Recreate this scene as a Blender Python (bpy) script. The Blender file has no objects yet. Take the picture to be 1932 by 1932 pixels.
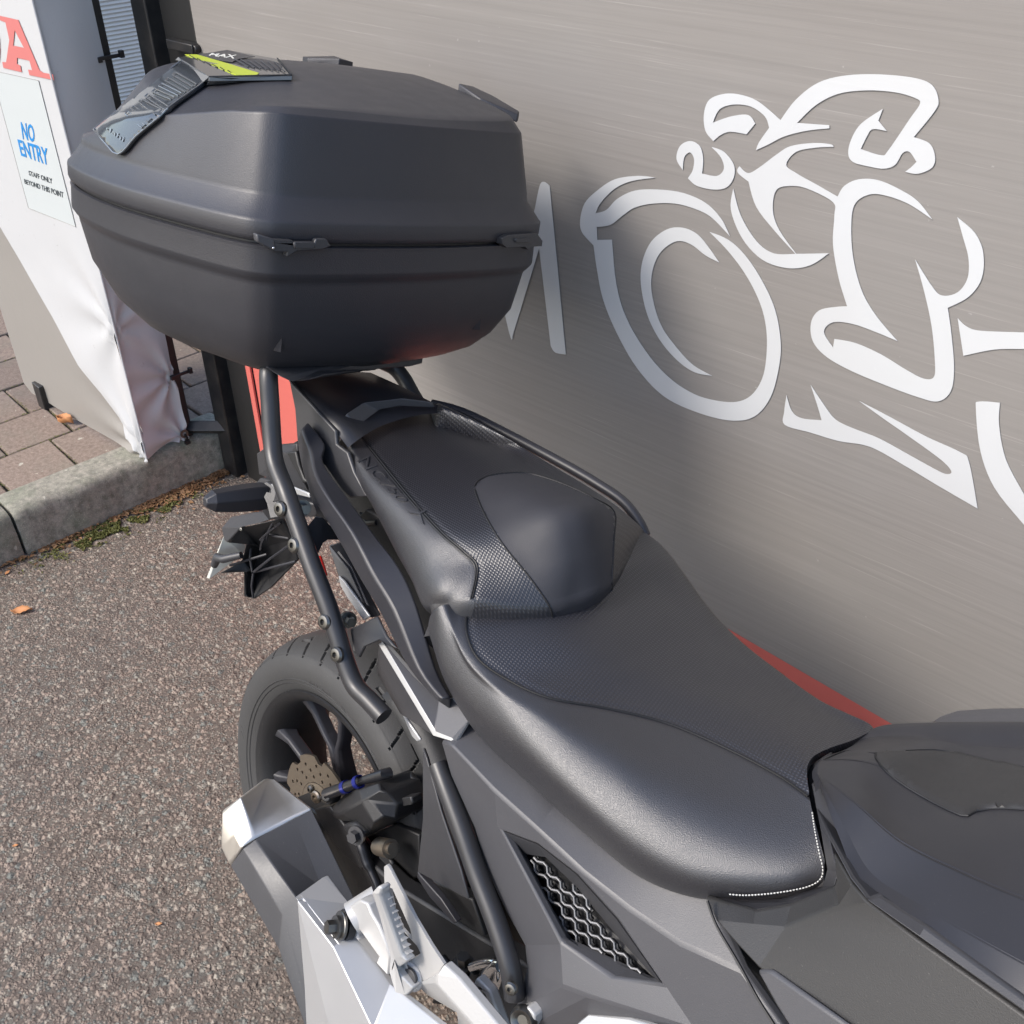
import bpy, bmesh, math, random
import numpy as np
from mathutils import Vector, Matrix
from mathutils.geometry import tessellate_polygon
from mathutils import noise as mnoise
random.seed(7); np.random.seed(7)
S = bpy.context.scene
COL = S.collection
R_ = math.radians

# ------------------------------------------------------------------ camera
CW = np.array([0.99140456, -0.55450785, 1.68212325])
RW = np.array([[0.68150489, 0.73161742, -0.01694207], [0.41041673, -0.40126751, -0.81886659], [-0.60589537, 0.55110828, -0.5737338]])
FL = 2031.867
cam_d = bpy.data.cameras.new('camera'); cam = bpy.data.objects.new('camera', cam_d); COL.objects.link(cam)
cam_d.sensor_width = 36; cam_d.sensor_fit = 'HORIZONTAL'; cam_d.lens = 36 * FL / 1932
cam_d.clip_start = 0.05; cam_d.clip_end = 200
m = Matrix.Identity(4)
for i in range(3):
    m[i][0] = RW[0][i]; m[i][1] = -RW[1][i]; m[i][2] = -RW[2][i]; m[i][3] = CW[i]
cam.matrix_world = m
S.camera = cam

# ------------------------------------------------------------------ sky and sun
SUN_TO = Vector((-0.24, -0.68, 0.68)).normalized()
w = bpy.data.worlds.new('World'); S.world = w; w.use_nodes = True
nt = w.node_tree; nt.nodes.clear()
sky = nt.nodes.new('ShaderNodeTexSky'); sky.sky_type = 'NISHITA'; sky.sun_disc = False
sky.sun_elevation = math.asin(SUN_TO.z); sky.sun_rotation = math.atan2(SUN_TO.x, SUN_TO.y)
sky.air_density = 1.0; sky.dust_density = 2.2; sky.ozone_density = 1.0
bg = nt.nodes.new('ShaderNodeBackground'); bg.inputs[1].default_value = 0.15
ow = nt.nodes.new('ShaderNodeOutputWorld')
nt.links.new(sky.outputs[0], bg.inputs[0]); nt.links.new(bg.outputs[0], ow.inputs[0])
sd = bpy.data.lights.new('sun', 'SUN'); sd.energy = 1.5; sd.angle = R_(15); sd.color = (1, .95, .88)
sun = bpy.data.objects.new('sun', sd); COL.objects.link(sun)
sun.rotation_euler = SUN_TO.to_track_quat('Z', 'Y').to_euler()
S.view_settings.view_transform = 'Standard'; S.view_settings.look = 'None'
S.view_settings.exposure = 1.12; S.view_settings.gamma = 1

# ------------------------------------------------------------------ the leaning bike frame
BM = np.array([[0.997049061, 0.0195926330, -0.0742246555], [0, 0.966882452, 0.255222107], [0.0767669899, -0.254468962, 0.964029240]])
BO = np.array([0, 0, .08])
BMAT = Matrix(BM.tolist()).to_4x4(); BMAT.translation = Vector(BO - BM @ BO)
CB = BM.T @ (CW - BO) + BO
RB = RW @ BM
VIEW = {'D': (1, 0, 0), 'A': (.3008, 0, 0), 'BX': (.5013, 129.1, 64.6), 'Z3': (.3008, 322.8, 645.7), 'Z4': (.3008, 387.4, 1130),
        'Z5': (.2674, 516.6, 1485.1), 'Y1': (.5013, 613.4, 710.3), 'Y2': (.5989, 774.8, 1226.8), 'Y3': (.5346, 968.6, 0),
        'Y4': (.3676, 0, 452), 'Y5': (.4317, 0, 1097.7), 'W2': (.3676, 322.8, 0)}
def dpx(v, p):
    s, a, b = VIEW[v]; return a + s * p[0], b + s * p[1]
def unproj(C, R, px, n, c):
    r = R.T @ np.array([px[0] - 966, px[1] - 966, FL]); n = np.array(n, float)
    return C + r * ((c - C @ n) / (r @ n))
AX = {'x': (1, 0, 0), 'y': (0, 1, 0), 'z': (0, 0, 1)}
def B(v, u_, w_, **k):                      # a traced point at a measured depth, in the bike's own frame
    a, c = list(k.items())[0]; return Vector(unproj(CB, RB, dpx(v, (u_, w_)), AX[a], c))
def G(v, u_, w_, **k):                      # the same in the world's frame
    a, c = list(k.items())[0]; return Vector(unproj(CW, RW, dpx(v, (u_, w_)), AX[a], c))

# ------------------------------------------------------------------ objects
def tag(o, label=None, cat=None, group=None, kind=None):
    if label: o['label'] = label
    if cat: o['category'] = cat
    if group: o['group'] = group
    if kind: o['kind'] = kind
    return o
def empty(name, loc=(0, 0, 0), label=None, cat=None, group=None):
    o = bpy.data.objects.new(name, None); COL.objects.link(o); o.location = loc; o.empty_display_size = .05
    return tag(o, label, cat, group)
def mesh(name, vs, fs, mat, parent=None, smooth=True, angle=40, bevel=0, seg=2, solid=0, matidx=None, subs=0):
    me = bpy.data.meshes.new(name); me.from_pydata([tuple(v) for v in vs], [], [tuple(f) for f in fs])
    bm = bmesh.new(); bm.from_mesh(me)
    if matidx is None: bmesh.ops.recalc_face_normals(bm, faces=bm.faces)
    bm.to_mesh(me); bm.free()
    for mm in (mat if isinstance(mat, (list, tuple)) else [mat]): me.materials.append(mm)
    if matidx is not None: me.polygons.foreach_set('material_index', matidx)
    if smooth:
        me.polygons.foreach_set('use_smooth', [True] * len(me.polygons))
        if angle < 180: me.set_sharp_from_angle(angle=R_(angle))
    o = bpy.data.objects.new(name, me); COL.objects.link(o); o.parent = parent
    if solid:
        s = o.modifiers.new('solid', 'SOLIDIFY'); s.thickness = abs(solid); s.offset = -1 if solid > 0 else 1
    if bevel:
        b = o.modifiers.new('bevel', 'BEVEL'); b.width = bevel; b.segments = seg; b.limit_method = 'ANGLE'; b.angle_limit = R_(28)
    if subs:
        s = o.modifiers.new('sub', 'SUBSURF'); s.levels = subs; s.render_levels = subs
    return o
class MB:
    def __init__(s): s.v = []; s.f = []
    def add(s, vs, fs):
        n = len(s.v); s.v += [Vector(v) for v in vs]; s.f += [tuple(i + n for i in f) for f in fs]; return s
    def box(s, c, d, R=None):
        c = Vector(c); R = R or Matrix.Identity(3)
        vs = [c + R @ Vector((x * d[0] / 2, y * d[1] / 2, z * d[2] / 2)) for x in (-1, 1) for y in (-1, 1) for z in (-1, 1)]
        return s.add(vs, [(0, 1, 3, 2), (4, 6, 7, 5), (0, 4, 5, 1), (2, 3, 7, 6), (0, 2, 6, 4), (1, 5, 7, 3)])
    def tube(s, pts, r, n=14, cap=True):
        pts = [Vector(p) for p in pts]; k = len(pts)
        rr = r if isinstance(r, (list, tuple)) else [r] * k
        t = [(pts[min(i + 1, k - 1)] - pts[max(i - 1, 0)]).normalized() for i in range(k)]
        up = Vector((0, 0, 1)) if abs(t[0].z) < .9 else Vector((1, 0, 0))
        a = t[0].cross(up).normalized(); vs = []
        for i in range(k):
            a = (a - t[i] * a.dot(t[i])).normalized(); b = t[i].cross(a)
            for j in range(n):
                q = 2 * math.pi * j / n; vs.append(pts[i] + (a * math.cos(q) + b * math.sin(q)) * rr[i])
        fs = [(i * n + j, i * n + (j + 1) % n, (i + 1) * n + (j + 1) % n, (i + 1) * n + j) for i in range(k - 1) for j in range(n)]
        if cap: fs += [tuple(range(n))[::-1], tuple(range((k - 1) * n, k * n))]
        return s.add(vs, fs)
    def lathe(s, prof, c, ax, n=48, close=False):
        ax = Vector(ax).normalized(); c = Vector(c)
        up = Vector((0, 0, 1)) if abs(ax.z) < .9 else Vector((1, 0, 0))
        a = ax.cross(up).normalized(); b = ax.cross(a); vs = []
        for j in range(n):
            q = 2 * math.pi * j / n; d = a * math.cos(q) + b * math.sin(q)
            for (h, r) in prof: vs.append(c + ax * h + d * r)
        k = len(prof); kk = k if close else k - 1
        fs = [(j * k + i, j * k + (i + 1) % k, ((j + 1) % n) * k + (i + 1) % k, ((j + 1) % n) * k + i) for j in range(n) for i in range(kk)]
        return s.add(vs, fs)
    def prism(s, pts, off):
        pts = [Vector(p) for p in pts]; off = Vector(off); n = len(pts)
        tri = tessellate_polygon([pts])
        vs = pts + [p + off for p in pts]
        fs = [tuple(t) for t in tri] + [tuple(i + n for i in t)[::-1] for t in tri]
        fs += [(i, (i + 1) % n, (i + 1) % n + n, i + n) for i in range(n)]
        return s.add(vs, fs)
    def build(s, name, mat, parent=None, **k): return mesh(name, s.v, s.f, mat, parent, **k)
def cr(P, n, closed=False):               # Catmull-Rom through P, n steps per span
    P = [np.array(p, float) for p in P]; k = len(P); out = []
    for i in range(k if closed else k - 1):
        if closed: a, b, c, d = P[i - 1], P[i], P[(i + 1) % k], P[(i + 2) % k]
        else: a, b, c, d = P[max(i - 1, 0)], P[i], P[i + 1], P[min(i + 2, k - 1)]
        for j in range(n):
            t = j / n
            out.append(.5 * (2 * b + (c - a) * t + (2 * a - 5 * b + 4 * c - d) * t * t + (3 * b - a - 3 * c + d) * t ** 3))
    if not closed: out.append(P[-1])
    return out
def resample(P, n):                       # equal arc-length samples of a polyline
    P = np.array(P, float); L = np.r_[0, np.cumsum(np.linalg.norm(np.diff(P, axis=0), axis=1))]
    return [np.array([np.interp(t, L, P[:, i]) for i in range(P.shape[1])]) for t in np.linspace(0, L[-1], n)]
def grid_surface(rows, nu, nv):           # rows of control points -> dense grid
    R1 = [cr(r, nu) for r in rows]
    cols = [cr([r[i] for r in R1], nv) for i in range(len(R1[0]))]
    return [[Vector(c[j]) for c in cols] for j in range(len(cols[0]))]
def grid_faces(nr, nc, off=0):
    return [(off + i * nc + j, off + i * nc + j + 1, off + (i + 1) * nc + j + 1, off + (i + 1) * nc + j) for i in range(nr - 1) for j in range(nc - 1)]
def panel(name, v, pts, y, mat, parent, th=.008, bevel=.0025, n=0, depth=(0, 1, 0), **k):
    """outline traced at its own lateral distance, given real thickness away from the rider's side"""
    P = [B(v, p[0], p[1], y=(p[2] if len(p) > 2 else y)) for p in pts]
    if n: P = [Vector(q) for q in cr(P, n, True)]
    return MB().prism(P, Vector(depth) * th).build(name, mat, parent, bevel=bevel, **k)
def facet(name, v, pts, faces, mat, parent, th=.006, bevel=.002, **k):
    """explicit facets, extruded to a solid"""
    P = [B(v, p[0], p[1], y=p[2]) for p in pts]; n = len(P)
    Q = [p + Vector((0, th, 0)) for p in P]
    fs = [tuple(f) for f in faces] + [tuple(i + n for i in f)[::-1] for f in faces]
    ed = {}
    for f in faces:
        for i in range(len(f)):
            a, b = f[i], f[(i + 1) % len(f)]; ed[(a, b)] = ed.get((a, b), 0) + 1
    for (a, b) in list(ed):
        if (b, a) not in ed: fs.append((b, a, a + n, b + n))
    return mesh(name, P + Q, fs, mat, parent, angle=12, bevel=bevel, **k)
def bolt(name, c, ax, r, h, mat, parent, hexa=False, sock=None):
    ax = Vector(ax).normalized(); mb = MB()
    prof = [(0, .0001), (0, r), (h * .5, r), (h * .9, r * .8), (h, r * .55), (h, r * .38), (h * .45, r * .36), (h * .45, .0001)]
    if hexa: mb.lathe([(0, .0001), (0, r * 1.25), (h * .3, r * 1.25), (h * .3, .0001)], c, ax, 20); mb.lathe([(0, .0001), (0, r * .8), (h, r * .78), (h, .0001)], c, ax, 6)
    else: mb.lathe(prof, c, ax, 18)
    return mb.build(name, mat, parent, angle=30)

# ------------------------------------------------------------------ materials
def srgb(h):
    c = [((h >> s) & 255) / 255 for s in (16, 8, 0)]
    return tuple(x / 12.92 if x <= .04045 else ((x + .055) / 1.055) ** 2.4 for x in c) + (1,)
class NT:
    def __init__(s, name):
        s.m = bpy.data.materials.new(name); s.m.use_nodes = True; s.t = s.m.node_tree; s.b = s.t.nodes['Principled BSDF']
        s.co = s.t.nodes.new('ShaderNodeTexCoord')
    def n(s, t, **k):
        o = s.t.nodes.new('ShaderNode' + t)
        for a, b in k.items():
            if a[0] == '_': setattr(o, a[1:], b)
            else: s.set(o, a, b)
        return o
    def set(s, o, a, b):
        i = o.inputs[int(a[1:])] if a[0] == 'i' and a[1:].isdigit() else o.inputs[a.replace('_', ' ')]
        if hasattr(b, 'is_linked') or hasattr(b, 'links'): s.t.links.new(b, i)
        else: i.default_value = b
    def link(s, a, b): s.t.links.new(a, b)
    def noise(s, sc, det=3, rough=.6, co=None, dist=0):
        return s.n('TexNoise', Vector=co or s.co.outputs['Object'], Scale=sc, Detail=det, Roughness=rough, Distortion=dist)
    def ramp(s, f, stops, interp='LINEAR'):
        r = s.n('ValToRGB', Fac=f); e = r.color_ramp; e.interpolation = interp
        while len(e.elements) < len(stops): e.elements.new(.5)
        for el, (p, c) in zip(e.elements, stops):
            el.position = p; el.color = c if len(c) == 4 else tuple(c) + (1,)
        return r.outputs[0]
    def math(s, op, a, b=0., c=0.):
        o = s.n('Math', _operation=op, i0=a, i1=b, i2=c); return o.outputs[0]
    def mix(s, f, a, b, mode='MIX'):
        o = s.t.nodes.new('ShaderNodeMix'); o.data_type = 'RGBA'; o.blend_type = mode
        for i, v in ((0, f), (6, a), (7, b)):
            if hasattr(v, 'is_linked'): s.t.links.new(v, o.inputs[i])
            else: o.inputs[i].default_value = v
        return o.outputs[2]
    def bump(s, h, st, dist=.001, prev=None):
        o = s.n('Bump', Height=h, Strength=st, Distance=dist)
        if prev is not None: s.link(prev, o.inputs['Normal'])
        return o.outputs[0]
    def out(s, col=None, rough=None, nrm=None, metal=None, **k):
        for nm, v in (('Base Color', col), ('Roughness', rough), ('Normal', nrm), ('Metallic', metal)):
            if v is None: continue
            if hasattr(v, 'is_linked'): s.link(v, s.b.inputs[nm])
            else: s.b.inputs[nm].default_value = v
        for a, b in k.items(): s.b.inputs[a.replace('_', ' ')].default_value = b
        return s.m
def g(v, b=None): return (v, v, v if b is None else b, 1)
def grain_plastic(name, c, rough=.5, sc=900, bs=.25, var=.15, spec=.5, dust=0):
    n = NT(name); a = n.noise(sc, 2); d = n.noise(9, 4)
    col = n.mix(n.math('MULTIPLY', d.outputs[0], var * 2), c, tuple(x * 1.35 for x in c[:3]) + (1,))
    if dust:
        dn = n.noise(520, 2); f = n.ramp(dn.outputs[0], [(.69, (0, 0, 0)), (.75, (1, 1, 1))])
        col = n.mix(n.math('MULTIPLY', f, dust), col, (.25, .24, .22, 1))
    r = n.math('MULTIPLY_ADD', n.noise(35, 4).outputs[0], .16, rough - .08)
    return n.out(col, r, n.bump(a.outputs[0], bs, .0006), Specular_IOR_Level=spec)
M = {}
M['case'] = grain_plastic('case_plastic', g(.026, .031), .46, 700, .5, dust=.12, spec=.6)
M['trim'] = grain_plastic('trim_plastic', g(.023, .0275), .44, 1100, .15)
M['tank'] = grain_plastic('tank_cover', g(.021, .0245), .38, 1300, .12, dust=.1)
M['knee'] = grain_plastic('knee_panel', (.024, .0235, .0235, 1), .5, 800, .4, dust=.2)
M['grey'] = grain_plastic('side_panel_grey', g(.055, .06), .42, 900, .3, .2, dust=.2)
M['greyd'] = grain_plastic('dark_grey', g(.035, .038), .42, 900, .2)
M['tube'] = grain_plastic('powder_coat', g(.022, .024), .38, 1500, .12)
M['hump'] = grain_plastic('matte_vinyl', g(.022, .0265), .62, 800, .25)
M['engine'] = grain_plastic('engine_black', g(.012, .013), .5, 300, .3, dust=.3)
M['muff'] = grain_plastic('silencer_paint', g(.045, .048), .42, 250, .25, .3, dust=.35)
M['seam'] = NT('seam_vinyl').out(g(.006, .007), .5)
def vinyl():
    n = NT('seat_vinyl'); v = n.n('TexVoronoi', Vector=n.co.outputs['Object'], Scale=1050.); a = n.noise(1800, 3)
    h = n.math('ADD', v.outputs[0], n.math('MULTIPLY', a.outputs[0], .6))
    return n.out(g(.019, .0225), n.math('MULTIPLY_ADD', n.noise(14, 3).outputs[0], .1, .33), n.bump(h, .42, .0006), Specular_IOR_Level=1.0)
M['vinyl'] = vinyl()
def knit(name, pitch, c, rough):
    n = NT(name); s = n.n('SeparateXYZ', Vector=n.co.outputs['Object'])
    k = 2 * math.pi / pitch
    a = n.math('SINE', n.math('MULTIPLY', n.math('ADD', s.outputs[0], n.math('MULTIPLY', s.outputs[1], .25)), k))
    b = n.math('SINE', n.math('MULTIPLY', n.math('ADD', s.outputs[1], n.math('MULTIPLY', s.outputs[2], .8)), k))
    h = n.math('MULTIPLY', n.math('ADD', a, 1.), n.math('ADD', b, 1.))
    h = n.math('MULTIPLY', h, .25)
    return n.out(n.mix(h, tuple(x * .45 for x in c[:3]) + (1,), c), rough, n.bump(h, .5, .0007), Specular_IOR_Level=.8)
M['knit'] = knit('seat_grip_vinyl', .0042, g(.026, .033), .38)
M['knit2'] = knit('pillion_grip_vinyl', .0040, g(.022, .028), .4)
def brushed(name, c, rough, sc=(900, 12, 12), bs=.08):
    n = NT(name); mp = n.n('Mapping', Vector=n.co.outputs['Object'], Scale=sc)
    a = n.noise(1, 3, co=mp.outputs[0]); d = n.noise(20, 4)
    return n.out(n.mix(d.outputs[0], tuple(x * .85 for x in c[:3]) + (1,), c), n.math('MULTIPLY_ADD', a.outputs[0], .15, rough - .07), n.bump(a.outputs[0], bs, .0005), metal=1)
M['steel'] = brushed('brushed_steel', (.74, .7, .64, 1), .42)
M['silver'] = grain_plastic('silver_paint', (.4, .4, .4, 1), .36, 500, .1, .1); M['silver'].node_tree.nodes['Principled BSDF'].inputs['Metallic'].default_value = .45
M['cast'] = grain_plastic('cast_alloy', (.4, .395, .385, 1), .4, 260, .25, .1, dust=.3); M['cast'].node_tree.nodes['Principled BSDF'].inputs['Metallic'].default_value = .25
M['bolt'] = brushed('bolt_steel', (.17, .165, .155, 1), .35, (60, 60, 60), .2)
M['chrome'] = NT('chrome').out(g(.7), .12, metal=1)
M['disc'] = brushed('disc_steel', (.36, .31, .25, 1), .42, (200, 200, 200), .15)
M['rubber'] = grain_plastic('tyre_rubber', (.034, .0335, .033, 1), .68, 500, .5, .3, dust=.35)
M['hose'] = NT('hose_rubber').out(g(.01, .012), .35)
M['blue'] = NT('anodised_blue').out((.008, .015, .16, 1), .35, metal=.4)
M['redref'] = NT('red_reflector').out((.45, .02, .015, 1), .25)
M['hexsilver'] = NT('mesh_silver').out(g(.17, .175), .4, metal=.4)
M['void'] = NT('void_black').out(g(.004), .8)
M['plate'] = grain_plastic('plate_aluminium', (.55, .55, .5, 1), .5, 300, .1)
M['thread'] = NT('white_thread').out(g(.5, .48), .7)
def smoke():
    n = NT('smoked_lens'); return n.out((.045, .05, .056, 1), .1, Specular_IOR_Level=.7)
M['lens'] = smoke()
M['lensrib'] = NT('lens_rib').out((.2, .21, .22, 1), .12, metal=.5)
def hiviz():
    n = NT('yellow_film'); s = n.n('SeparateXYZ', Vector=n.co.outputs['Object'])
    return n.out((.38, .45, .02, 1), .4)
M['yellow'] = hiviz()

def fabric(name, c, streak=.3, rough=.62):
    n = NT(name); u = n.co.outputs['UV']
    mp = n.n('Mapping', Vector=u, Scale=(1.6, 130, 1)); a = n.noise(1, 5, .7, co=mp.outputs[0])
    mp2 = n.n('Mapping', Vector=u, Scale=(.7, 5, 1)); b = n.noise(1, 4, .6, co=mp2.outputs[0])
    mp3 = n.n('Mapping', Vector=u, Scale=(3.5, 260, 1)); st = n.noise(1, 3, .7, co=mp3.outputs[0])
    sp = n.n('SeparateXYZ', Vector=u); k = 2 * math.pi / .0035
    wv = n.math('MULTIPLY', n.math('SINE', n.math('MULTIPLY', n.math('ADD', sp.outputs[0], sp.outputs[1]), k)), n.math('SINE', n.math('MULTIPLY', n.math('SUBTRACT', sp.outputs[0], sp.outputs[1]), k)))
    col = n.mix(n.ramp(a.outputs[0], [(.3, (0, 0, 0)), (.75, (1, 1, 1))]), tuple(x * (1 - streak * .22) for x in c[:3]) + (1,), tuple(x * (1 + streak * .2) for x in c[:3]) + (1,))
    col = n.mix(n.math('MULTIPLY', n.ramp(st.outputs[0], [(.62, (0, 0, 0)), (.7, (1, 1, 1))]), .3 * streak * 2), col, tuple(min(1, x * 1.9) for x in c[:3]) + (1,))
    col = n.mix(n.math('MULTIPLY', n.ramp(n.noise(60, 3, co=u).outputs[0], [(.72, (0, 0, 0)), (.75, (1, 1, 1))]), .12), col, (.75, .73, .7, 1))
    big = n.noise(2.2, 4, .6, co=u); col = n.mix(n.math('MULTIPLY', n.ramp(big.outputs[0], [(.4, (0, 0, 0)), (.68, (1, 1, 1))]), .22), col, tuple(x * f for x, f in zip(c[:3], (.86, .8, .76))) + (1,))
    h = n.math('ADD', a.outputs[0], n.math('MULTIPLY', wv, .12)); h = n.math('ADD', h, n.math('MULTIPLY', b.outputs[0], .6))
    return n.out(col, rough, n.bump(h, .22, .0012), Specular_IOR_Level=.25)
M['banner'] = fabric('banner_taupe', (.222, .209, .196, 1), .45)
M['bwhite'] = fabric('banner_white_print', (.5, .51, .515, 1), .02)
M['bred'] = fabric('banner_red_print', (.5, .12, .1, 1), .1)
def pvc(name, c, dirt=.2):
    n = NT(name); a = n.noise(5, 5); b = n.noise(45, 4, .7, dist=1.5)
    col = n.mix(n.math('MULTIPLY', a.outputs[0], .15), c, tuple(x * .85 for x in c[:3]) + (1,))
    col = n.mix(n.math('MULTIPLY', n.ramp(b.outputs[0], [(.66, (0, 0, 0)), (.74, (1, 1, 1))]), dirt), col, (.2, .19, .17, 1))
    return n.out(col, .45, n.bump(n.noise(14, 4).outputs[0], .3, .004))
M['pwhite'] = pvc('white_pvc', (.47, .475, .48, 1), .4); M['pgrey'] = pvc('grey_pvc', (.25, .235, .215, 1), .15)
M['pred'] = NT('letter_red').out((.5, .15, .14, 1), .5)
M['pblue'] = NT('letter_blue').out((.012, .2, .5, 1), .5)
M['pdark'] = NT('letter_dark').out((.04, .05, .055, 1), .5)
M['notice'] = pvc('notice_white', (.46, .49, .49, 1), .05)
def blackmetal():
    n = NT('black_painted_steel'); a = n.noise(18, 5)
    return n.out(n.mix(n.ramp(a.outputs[0], [(.45, (0, 0, 0)), (.8, (1, 1, 1))]), (.012, .012, .013, 1), (.04, .036, .032, 1)), .4, n.bump(n.noise(120, 3).outputs[0], .25, .001))
M['black'] = blackmetal()
M['tarp'] = pvc('black_tarp', (.013, .013, .013, 1), .05)
M['shut'] = grain_plastic('shutter_grey', (.56, .53, .5, 1), .5, 50, .05)
def asphalt():
    n = NT('asphalt'); co = n.co.outputs['Object']
    wn = n.noise(55, 2); wmix = n.n('VectorMath', _operation='MULTIPLY_ADD', i0=wn.outputs[1], i1=(.008, .008, 0), i2=co)
    vs = []
    h = None
    v1 = n.n('TexVoronoi', Vector=wmix.outputs[0], Scale=86., Randomness=1.); v1.distance = 'MINKOWSKI'; v1.inputs['Exponent'].default_value = 1.4
    v2 = n.n('TexVoronoi', Vector=wmix.outputs[0], Scale=185., Randomness=1.)
    sz = n.noise(34, 2)
    hh1 = n.ramp(v1.outputs['Distance'], [(.08, (1, 1, 1)), (.62, (0, 0, 0))])
    hh2 = n.ramp(v2.outputs['Distance'], [(.1, (1, 1, 1)), (.6, (0, 0, 0))])
    rnd = n.n('SeparateColor', Color=v1.outputs['Color']); rnd2 = n.n('SeparateColor', Color=v2.outputs['Color'])
    tone = [(0, (.15, .118, .094)), (.3, (.24, .186, .148)), (.55, (.3, .235, .188)), (.74, (.31, .27, .22)), (.86, (.17, .175, .155)), (.95, (.3, .25, .2)), (1, (.36, .32, .26))]
    c1 = n.ramp(rnd.outputs[0], tone); c2 = n.ramp(rnd2.outputs[0], tone)
    useA = n.math('GREATER_THAN', n.math('ADD', rnd.outputs[1], n.math('MULTIPLY', sz.outputs[0], .6)), .72)
    col = n.mix(useA, c2, c1); h = n.math('ADD', n.math('MULTIPLY', hh2, .45), n.math('MULTIPLY', n.math('MULTIPLY', hh1, useA), .9))
    pit = n.ramp(h, [(.05, (1, 1, 1)), (.42, (0, 0, 0))])
    col = n.mix(n.math('MULTIPLY', pit, .62), col, (.03, .024, .021, 1))
    big = n.noise(2.3, 4); col = n.mix(n.math('MULTIPLY', n.ramp(big.outputs[0], [(.4, (0, 0, 0)), (.7, (1, 1, 1))]), .3), col, (.1, .085, .078, 1))
    fine = n.noise(900, 2)
    return n.out(col, .82, n.bump(n.math('ADD', h, n.math('MULTIPLY', fine.outputs[0], .25)), .95, .004), Specular_IOR_Level=.35)
M['asphalt'] = asphalt()
def stone(name, c1, c2, sc=60, sp=None, bs=.5, blotch=(.3, .3, .24, 1)):
    n = NT(name); oi = n.n('ObjectInfo')
    co = n.n('VectorMath', _operation='MULTIPLY_ADD', i0=oi.outputs['Random'], i1=(31, 17, 9), i2=n.co.outputs['Object']).outputs[0]
    a = n.noise(sc, 5, .7, co=co); b = n.noise(9, 4, .6, co=co); d = n.noise(380, 3, .7, co=co)
    col = n.mix(n.ramp(a.outputs[0], [(.35, (0, 0, 0)), (.65, (1, 1, 1))]), c1, c2)
    col = n.mix(n.math('MULTIPLY', n.ramp(b.outputs[0], [(.5, (0, 0, 0)), (.68, (1, 1, 1))]), .5), col, blotch)
    col = n.mix(n.math('MULTIPLY', oi.outputs['Random'], .35), col, tuple(x * .6 for x in c1[:3]) + (1,))
    col = n.mix(n.math('MULTIPLY', n.ramp(d.outputs[0], [(.58, (0, 0, 0)), (.66, (1, 1, 1))]), .3), col, tuple(min(1, x * 2.2) for x in c2[:3]) + (1,))
    lich = n.noise(28, 3, .5, co=co)
    col = n.mix(n.math('MULTIPLY', n.ramp(lich.outputs[0], [(.7, (0, 0, 0)), (.72, (1, 1, 1))]), .6), col, (.5, .48, .4, 1))
    h = n.math('ADD', a.outputs[0], n.math('MULTIPLY', d.outputs[0], .6))
    return n.out(col, .85, n.bump(h, bs, .003))
M['kerb'] = stone('kerb_concrete', (.15, .145, .115, 1), (.36, .33, .275, 1), 55, blotch=(.17, .2, .13, 1))
M['brick'] = stone('paving_brick', (.15, .11, .088, 1), (.26, .2, .16, 1), 90, blotch=(.17, .15, .115, 1))
M['soil'] = stone('joint_soil', (.03, .028, .02, 1), (.06, .055, .03, 1), 80, blotch=(.04, .06, .02, 1))
def foliage(name, c1, c2):
    n = NT(name); oi = n.n('ObjectInfo'); a = n.noise(40, 2)
    return n.out(n.mix(a.outputs[0], c1, c2), .7)
M['leaf'] = foliage('dry_leaf', (.38, .13, .04, 1), (.5, .26, .11, 1)); M['moss'] = foliage('moss', (.07, .085, .015, 1), (.15, .14, .035, 1))
M['debris'] = foliage('leaf_litter', (.1, .055, .025, 1), (.3, .16, .07, 1))
def uvplane(o, fn):
    me = o.data; uv = me.uv_layers.new(name='UVMap')
    for l in me.loops: uv.data[l.index].uv = fn(me.vertices[l.vertex_index].co)

# ================================================================== THE SETTING
gs = MB(); gs.add([(-30, -30, 0), (30, -30, 0), (30, 30, 0), (-30, 30, 0)], [(0, 1, 2, 3)])
tag(gs.build('asphalt_ground', M['asphalt'], smooth=False), 'rough reddish brown asphalt with exposed stone chips', kind='structure')
KX = -1.535                                # face of the kerb
pv = empty('pavement', (0, 0, 0)); tag(pv, 'raised pavement of worn reddish brown block pavers behind the kerb', kind='structure')
MB().box(((KX - .13 - 12) / 1 + 6, 0, .052), (12, 14, .1)).build('bed', M['soil'], pv, smooth=False)
brick_me = {}
P = .195
for r in range(13):
    x1 = KX - .122 - r * P
    off = [.066, .137, .09, .03][r % 4] + .0
    for k in range(-3, 8):
        y0 = off + k * .19
        if y0 < -.45 - r * .12 and r < 6: continue
        key = random.randrange(5)
        if key not in brick_me:
            b = MB(); d = (P - .007, .19 - .007, .06); b.box((0, 0, 0), d)
            o = b.build('brick', M['brick'], pv, bevel=.004)
            for v in o.data.vertices: v.co += Vector([random.uniform(-.0025, .0025) for _ in range(3)])
            brick_me[key] = o
        else:
            o = brick_me[key].copy(); COL.objects.link(o); o.parent = pv
        o.location = (x1 - P / 2, y0 + .095, .083 + random.uniform(-.0025, .0025))
        o.rotation_euler = (random.uniform(-.008, .008), random.uniform(-.008, .008), random.uniform(-.008, .008))
kb = empty('kerb', (0, 0, 0)); tag(kb, 'weathered concrete kerb between asphalt and pavement', kind='structure')
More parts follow.
